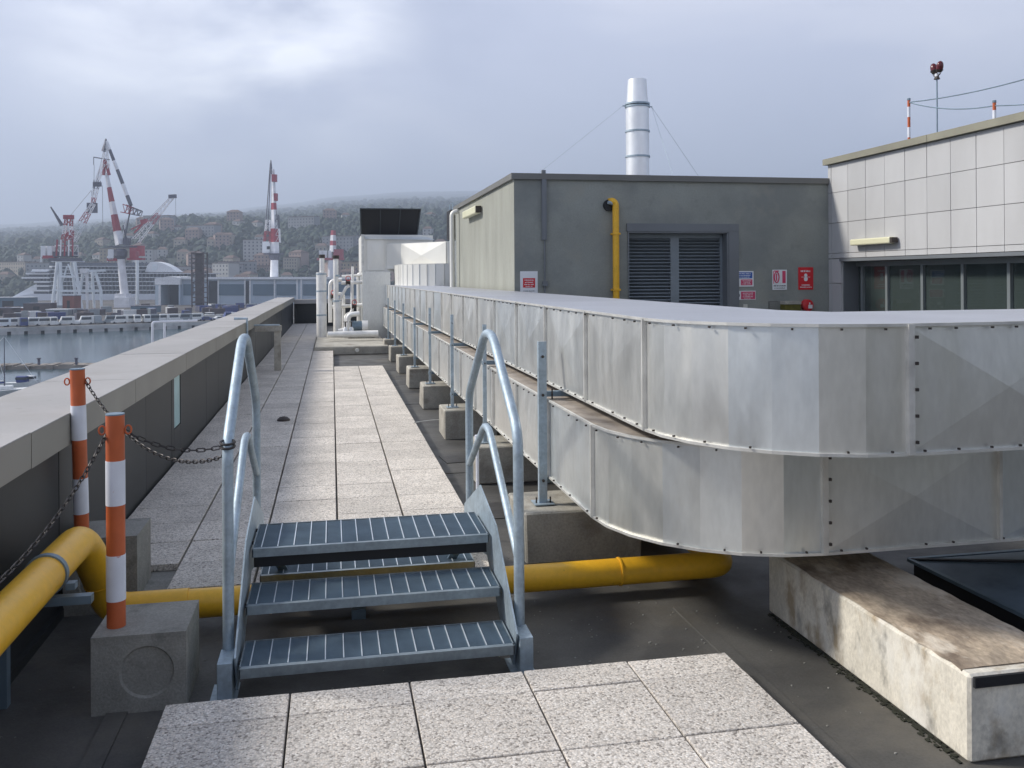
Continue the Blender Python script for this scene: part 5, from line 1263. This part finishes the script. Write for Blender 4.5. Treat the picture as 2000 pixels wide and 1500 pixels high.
# houses on the slopes
def house(w, dp_, h, wm, flat):
    t = thing('hill_house', '', 'house', (0, 0, 0), 'houses and flats on the hillside')
    MB().box(-w / 2, -dp_ / 2, -3, w / 2, dp_ / 2, h).build('wall', wm, t)
    if flat: MB().box(-w / 2 - .3, -dp_ / 2 - .3, h, w / 2 + .3, dp_ / 2 + .3, h + .5).build('roof', M_roofw if flat > 1 else M_rooft, t)
    else: MB().add([(-w / 2 - .4, -dp_ / 2 - .4, h), (w / 2 + .4, -dp_ / 2 - .4, h), (w / 2 + .4, dp_ / 2 + .4, h), (-w / 2 - .4, dp_ / 2 + .4, h), (-w * .25, 0, h + 2.6), (w * .25, 0, h + 2.6)], [(0, 1, 5, 4), (1, 2, 5), (2, 3, 4, 5), (3, 0, 4), (0, 3, 2, 1)]).build('roof', M_rooft, t)
    q = MB(); nf_ = max(1, int(h // 3.2)); nw = max(2, int(w // 3.2))
    for a in range(nf_):
        for b in range(nw):
            x = -w / 2 + w * (b + .5) / nw; z = 1 + a * 3.2; q.box(x - .6, -dp_ / 2 - .05, z, x + .6, -dp_ / 2 + .05, z + 1.5)
    stuff(q.build('window', M_win, t)); return t
hp_ = []; names_ = []
for i, (w, dp_, h, mt, fl_, nm) in enumerate(((11, 10, 8, HW[0], 0, 'cream house'), (14, 11, 13, HW[1], 0, 'pink hipped block'), (9, 9, 7, HW[2], 0, 'small white house'), (24, 12, 17, HW[3], 1, 'ochre flats'), (32, 12, 14, HW[4], 1, 'long grey flats'), (18, 12, 20, HW[2], 1, 'white flats'), (40, 14, 10, HW[0], 1, 'long cream block'))):
    hp_.append(house(w, dp_, h, mt, fl_)); names_.append(nm)
used = set(); places = []
for k in range(112):
    r_ = rnd.random()
    if r_ < .5: px, d = rnd.uniform(270, 520), rnd.uniform(740, 1000)
    elif r_ < .7: px, d = rnd.uniform(560, 900), rnd.uniform(740, 1060)
    elif r_ < .84: px, d = rnd.uniform(0, 260), rnd.uniform(730, 930)
    else: px, d = rnd.uniform(380, 720), rnd.uniform(700, 770)
    if any(abs(px - a) * .5 < 7 and abs(d - b) < 24 for a, b in places): continue
    places.append((px, d))
places.sort()
zones = [(0, 'left of the lattice gantry crane'), (100, 'behind the lattice gantry crane'), (160, 'left of the tallest crane'), (250, 'just right of the tallest crane'), (330, 'left of the dark tower'), (400, 'right of the dark tower'), (500, 'around the right hand crane'), (580, 'left of the upright pipes'), (690, 'behind the air unit')]
hts = [(1500, 'high up'), (1200, 'upper'), (1000, 'middle'), (860, 'lower')]
lab = {}
for (px, d) in places:
    i = rnd.choice((0, 1, 2, 2, 3, 4, 5, 6)) if d < 850 else rnd.choice((0, 1, 2, 2, 0, 4))
    if i not in used: o = hp_[i]; used.add(i)
    else: o = dup(hp_[i], (0, 0, 0))
    o.location = gp_(px, d, height(px, d)); o.rotation_euler.z = -th + rnd.uniform(-.5, .5)
    zn = [z for z in zones if z[0] <= px][-1][1]; ht = 'at the hill foot' if d < 760 else 'low on the slope' if d < 850 else 'mid slope' if d < 940 else 'near the ridge'
    key = (names_[i], zn, ht); lab[key] = lab.get(key, 0) + 1
    pre = ['', 'second ', 'third ', 'fourth ', 'fifth ', 'sixth '][min(lab[key] - 1, 5)]
    o['label'] = '%s%s %s, %s' % (pre, names_[i], ht, zn)
for i in range(len(hp_)):
    if i not in used: hp_[i].location = gp_(600, 1000, height(600, 1000)); hp_[i]['label'] = names_[i] + ' alone on the slope'
D = 800
for (x0, x1, y0, y1, mt, lb) in ((553, 580, 503, 530, HW[0], 'square beige block of flats right of the right hand crane column'), (590, 620, 524, 545, HW[2], 'white building with a pale roof seen over the blue shed'), (495, 530, 520, 545, HW[1], 'pinkish building seen over the blue shed left of the crane column'), (668, 700, 522, 545, HW[4], 'grey building behind the upright pipes')):
    a = P(x0, y1); t = thing('block_of_flats', lb, 'building', gp_((x0 + x1) / 2, D, QZ)); 
    MB().sheet([P(x0, 600), P(x1, 600), P(x1, y0), P(x0, y0)], FW * 12).build('wall', mt, t)
    MB().sheet([P(x0 - 1, y0, -.5), P(x1 + 1, y0, -.5), P(x1 + 1, y0 - 1.6, -.5), P(x0 - 1, y0 - 1.6, -.5)], FW * 13).build('roof', M_rooft, t)
    q = MB(); w = int((x1 - x0) / 5); hh = int((y1 - y0) / 6)
    for i in range(w):
        for j in range(hh): x = x0 + 3 + i * (x1 - x0 - 2) / w; y = y0 + 3 + j * 6.2; q.add(*(lambda s: (s.v, s.f))(MB().sheet([P(x, y + 3, -.1), P(x + 1.8, y + 3, -.1), P(x + 1.8, y, -.1), P(x, y, -.1)], FW * .3)))
    stuff(q.build('window', M_win, t))

# ================================================================ HAZE
hz = box(-9950, -950, -16.6, 10950, 9950, 860).build('haze', None)
hm = bpy.data.materials.new('haze_air'); hm.use_nodes = True; ht_ = hm.node_tree; ht_.nodes.clear()
ho = ht_.nodes.new('ShaderNodeOutputMaterial'); pv = ht_.nodes.new('ShaderNodeVolumePrincipled')
pv.inputs['Color'].default_value = (.64, .72, .86, 1); pv.inputs['Density'].default_value = HAZE; pv.inputs['Anisotropy'].default_value = .2
ht_.links.new(pv.outputs[0], ho.inputs['Volume']); hz.data.materials.clear(); hz.data.materials.append(hm)
stuff(hz)
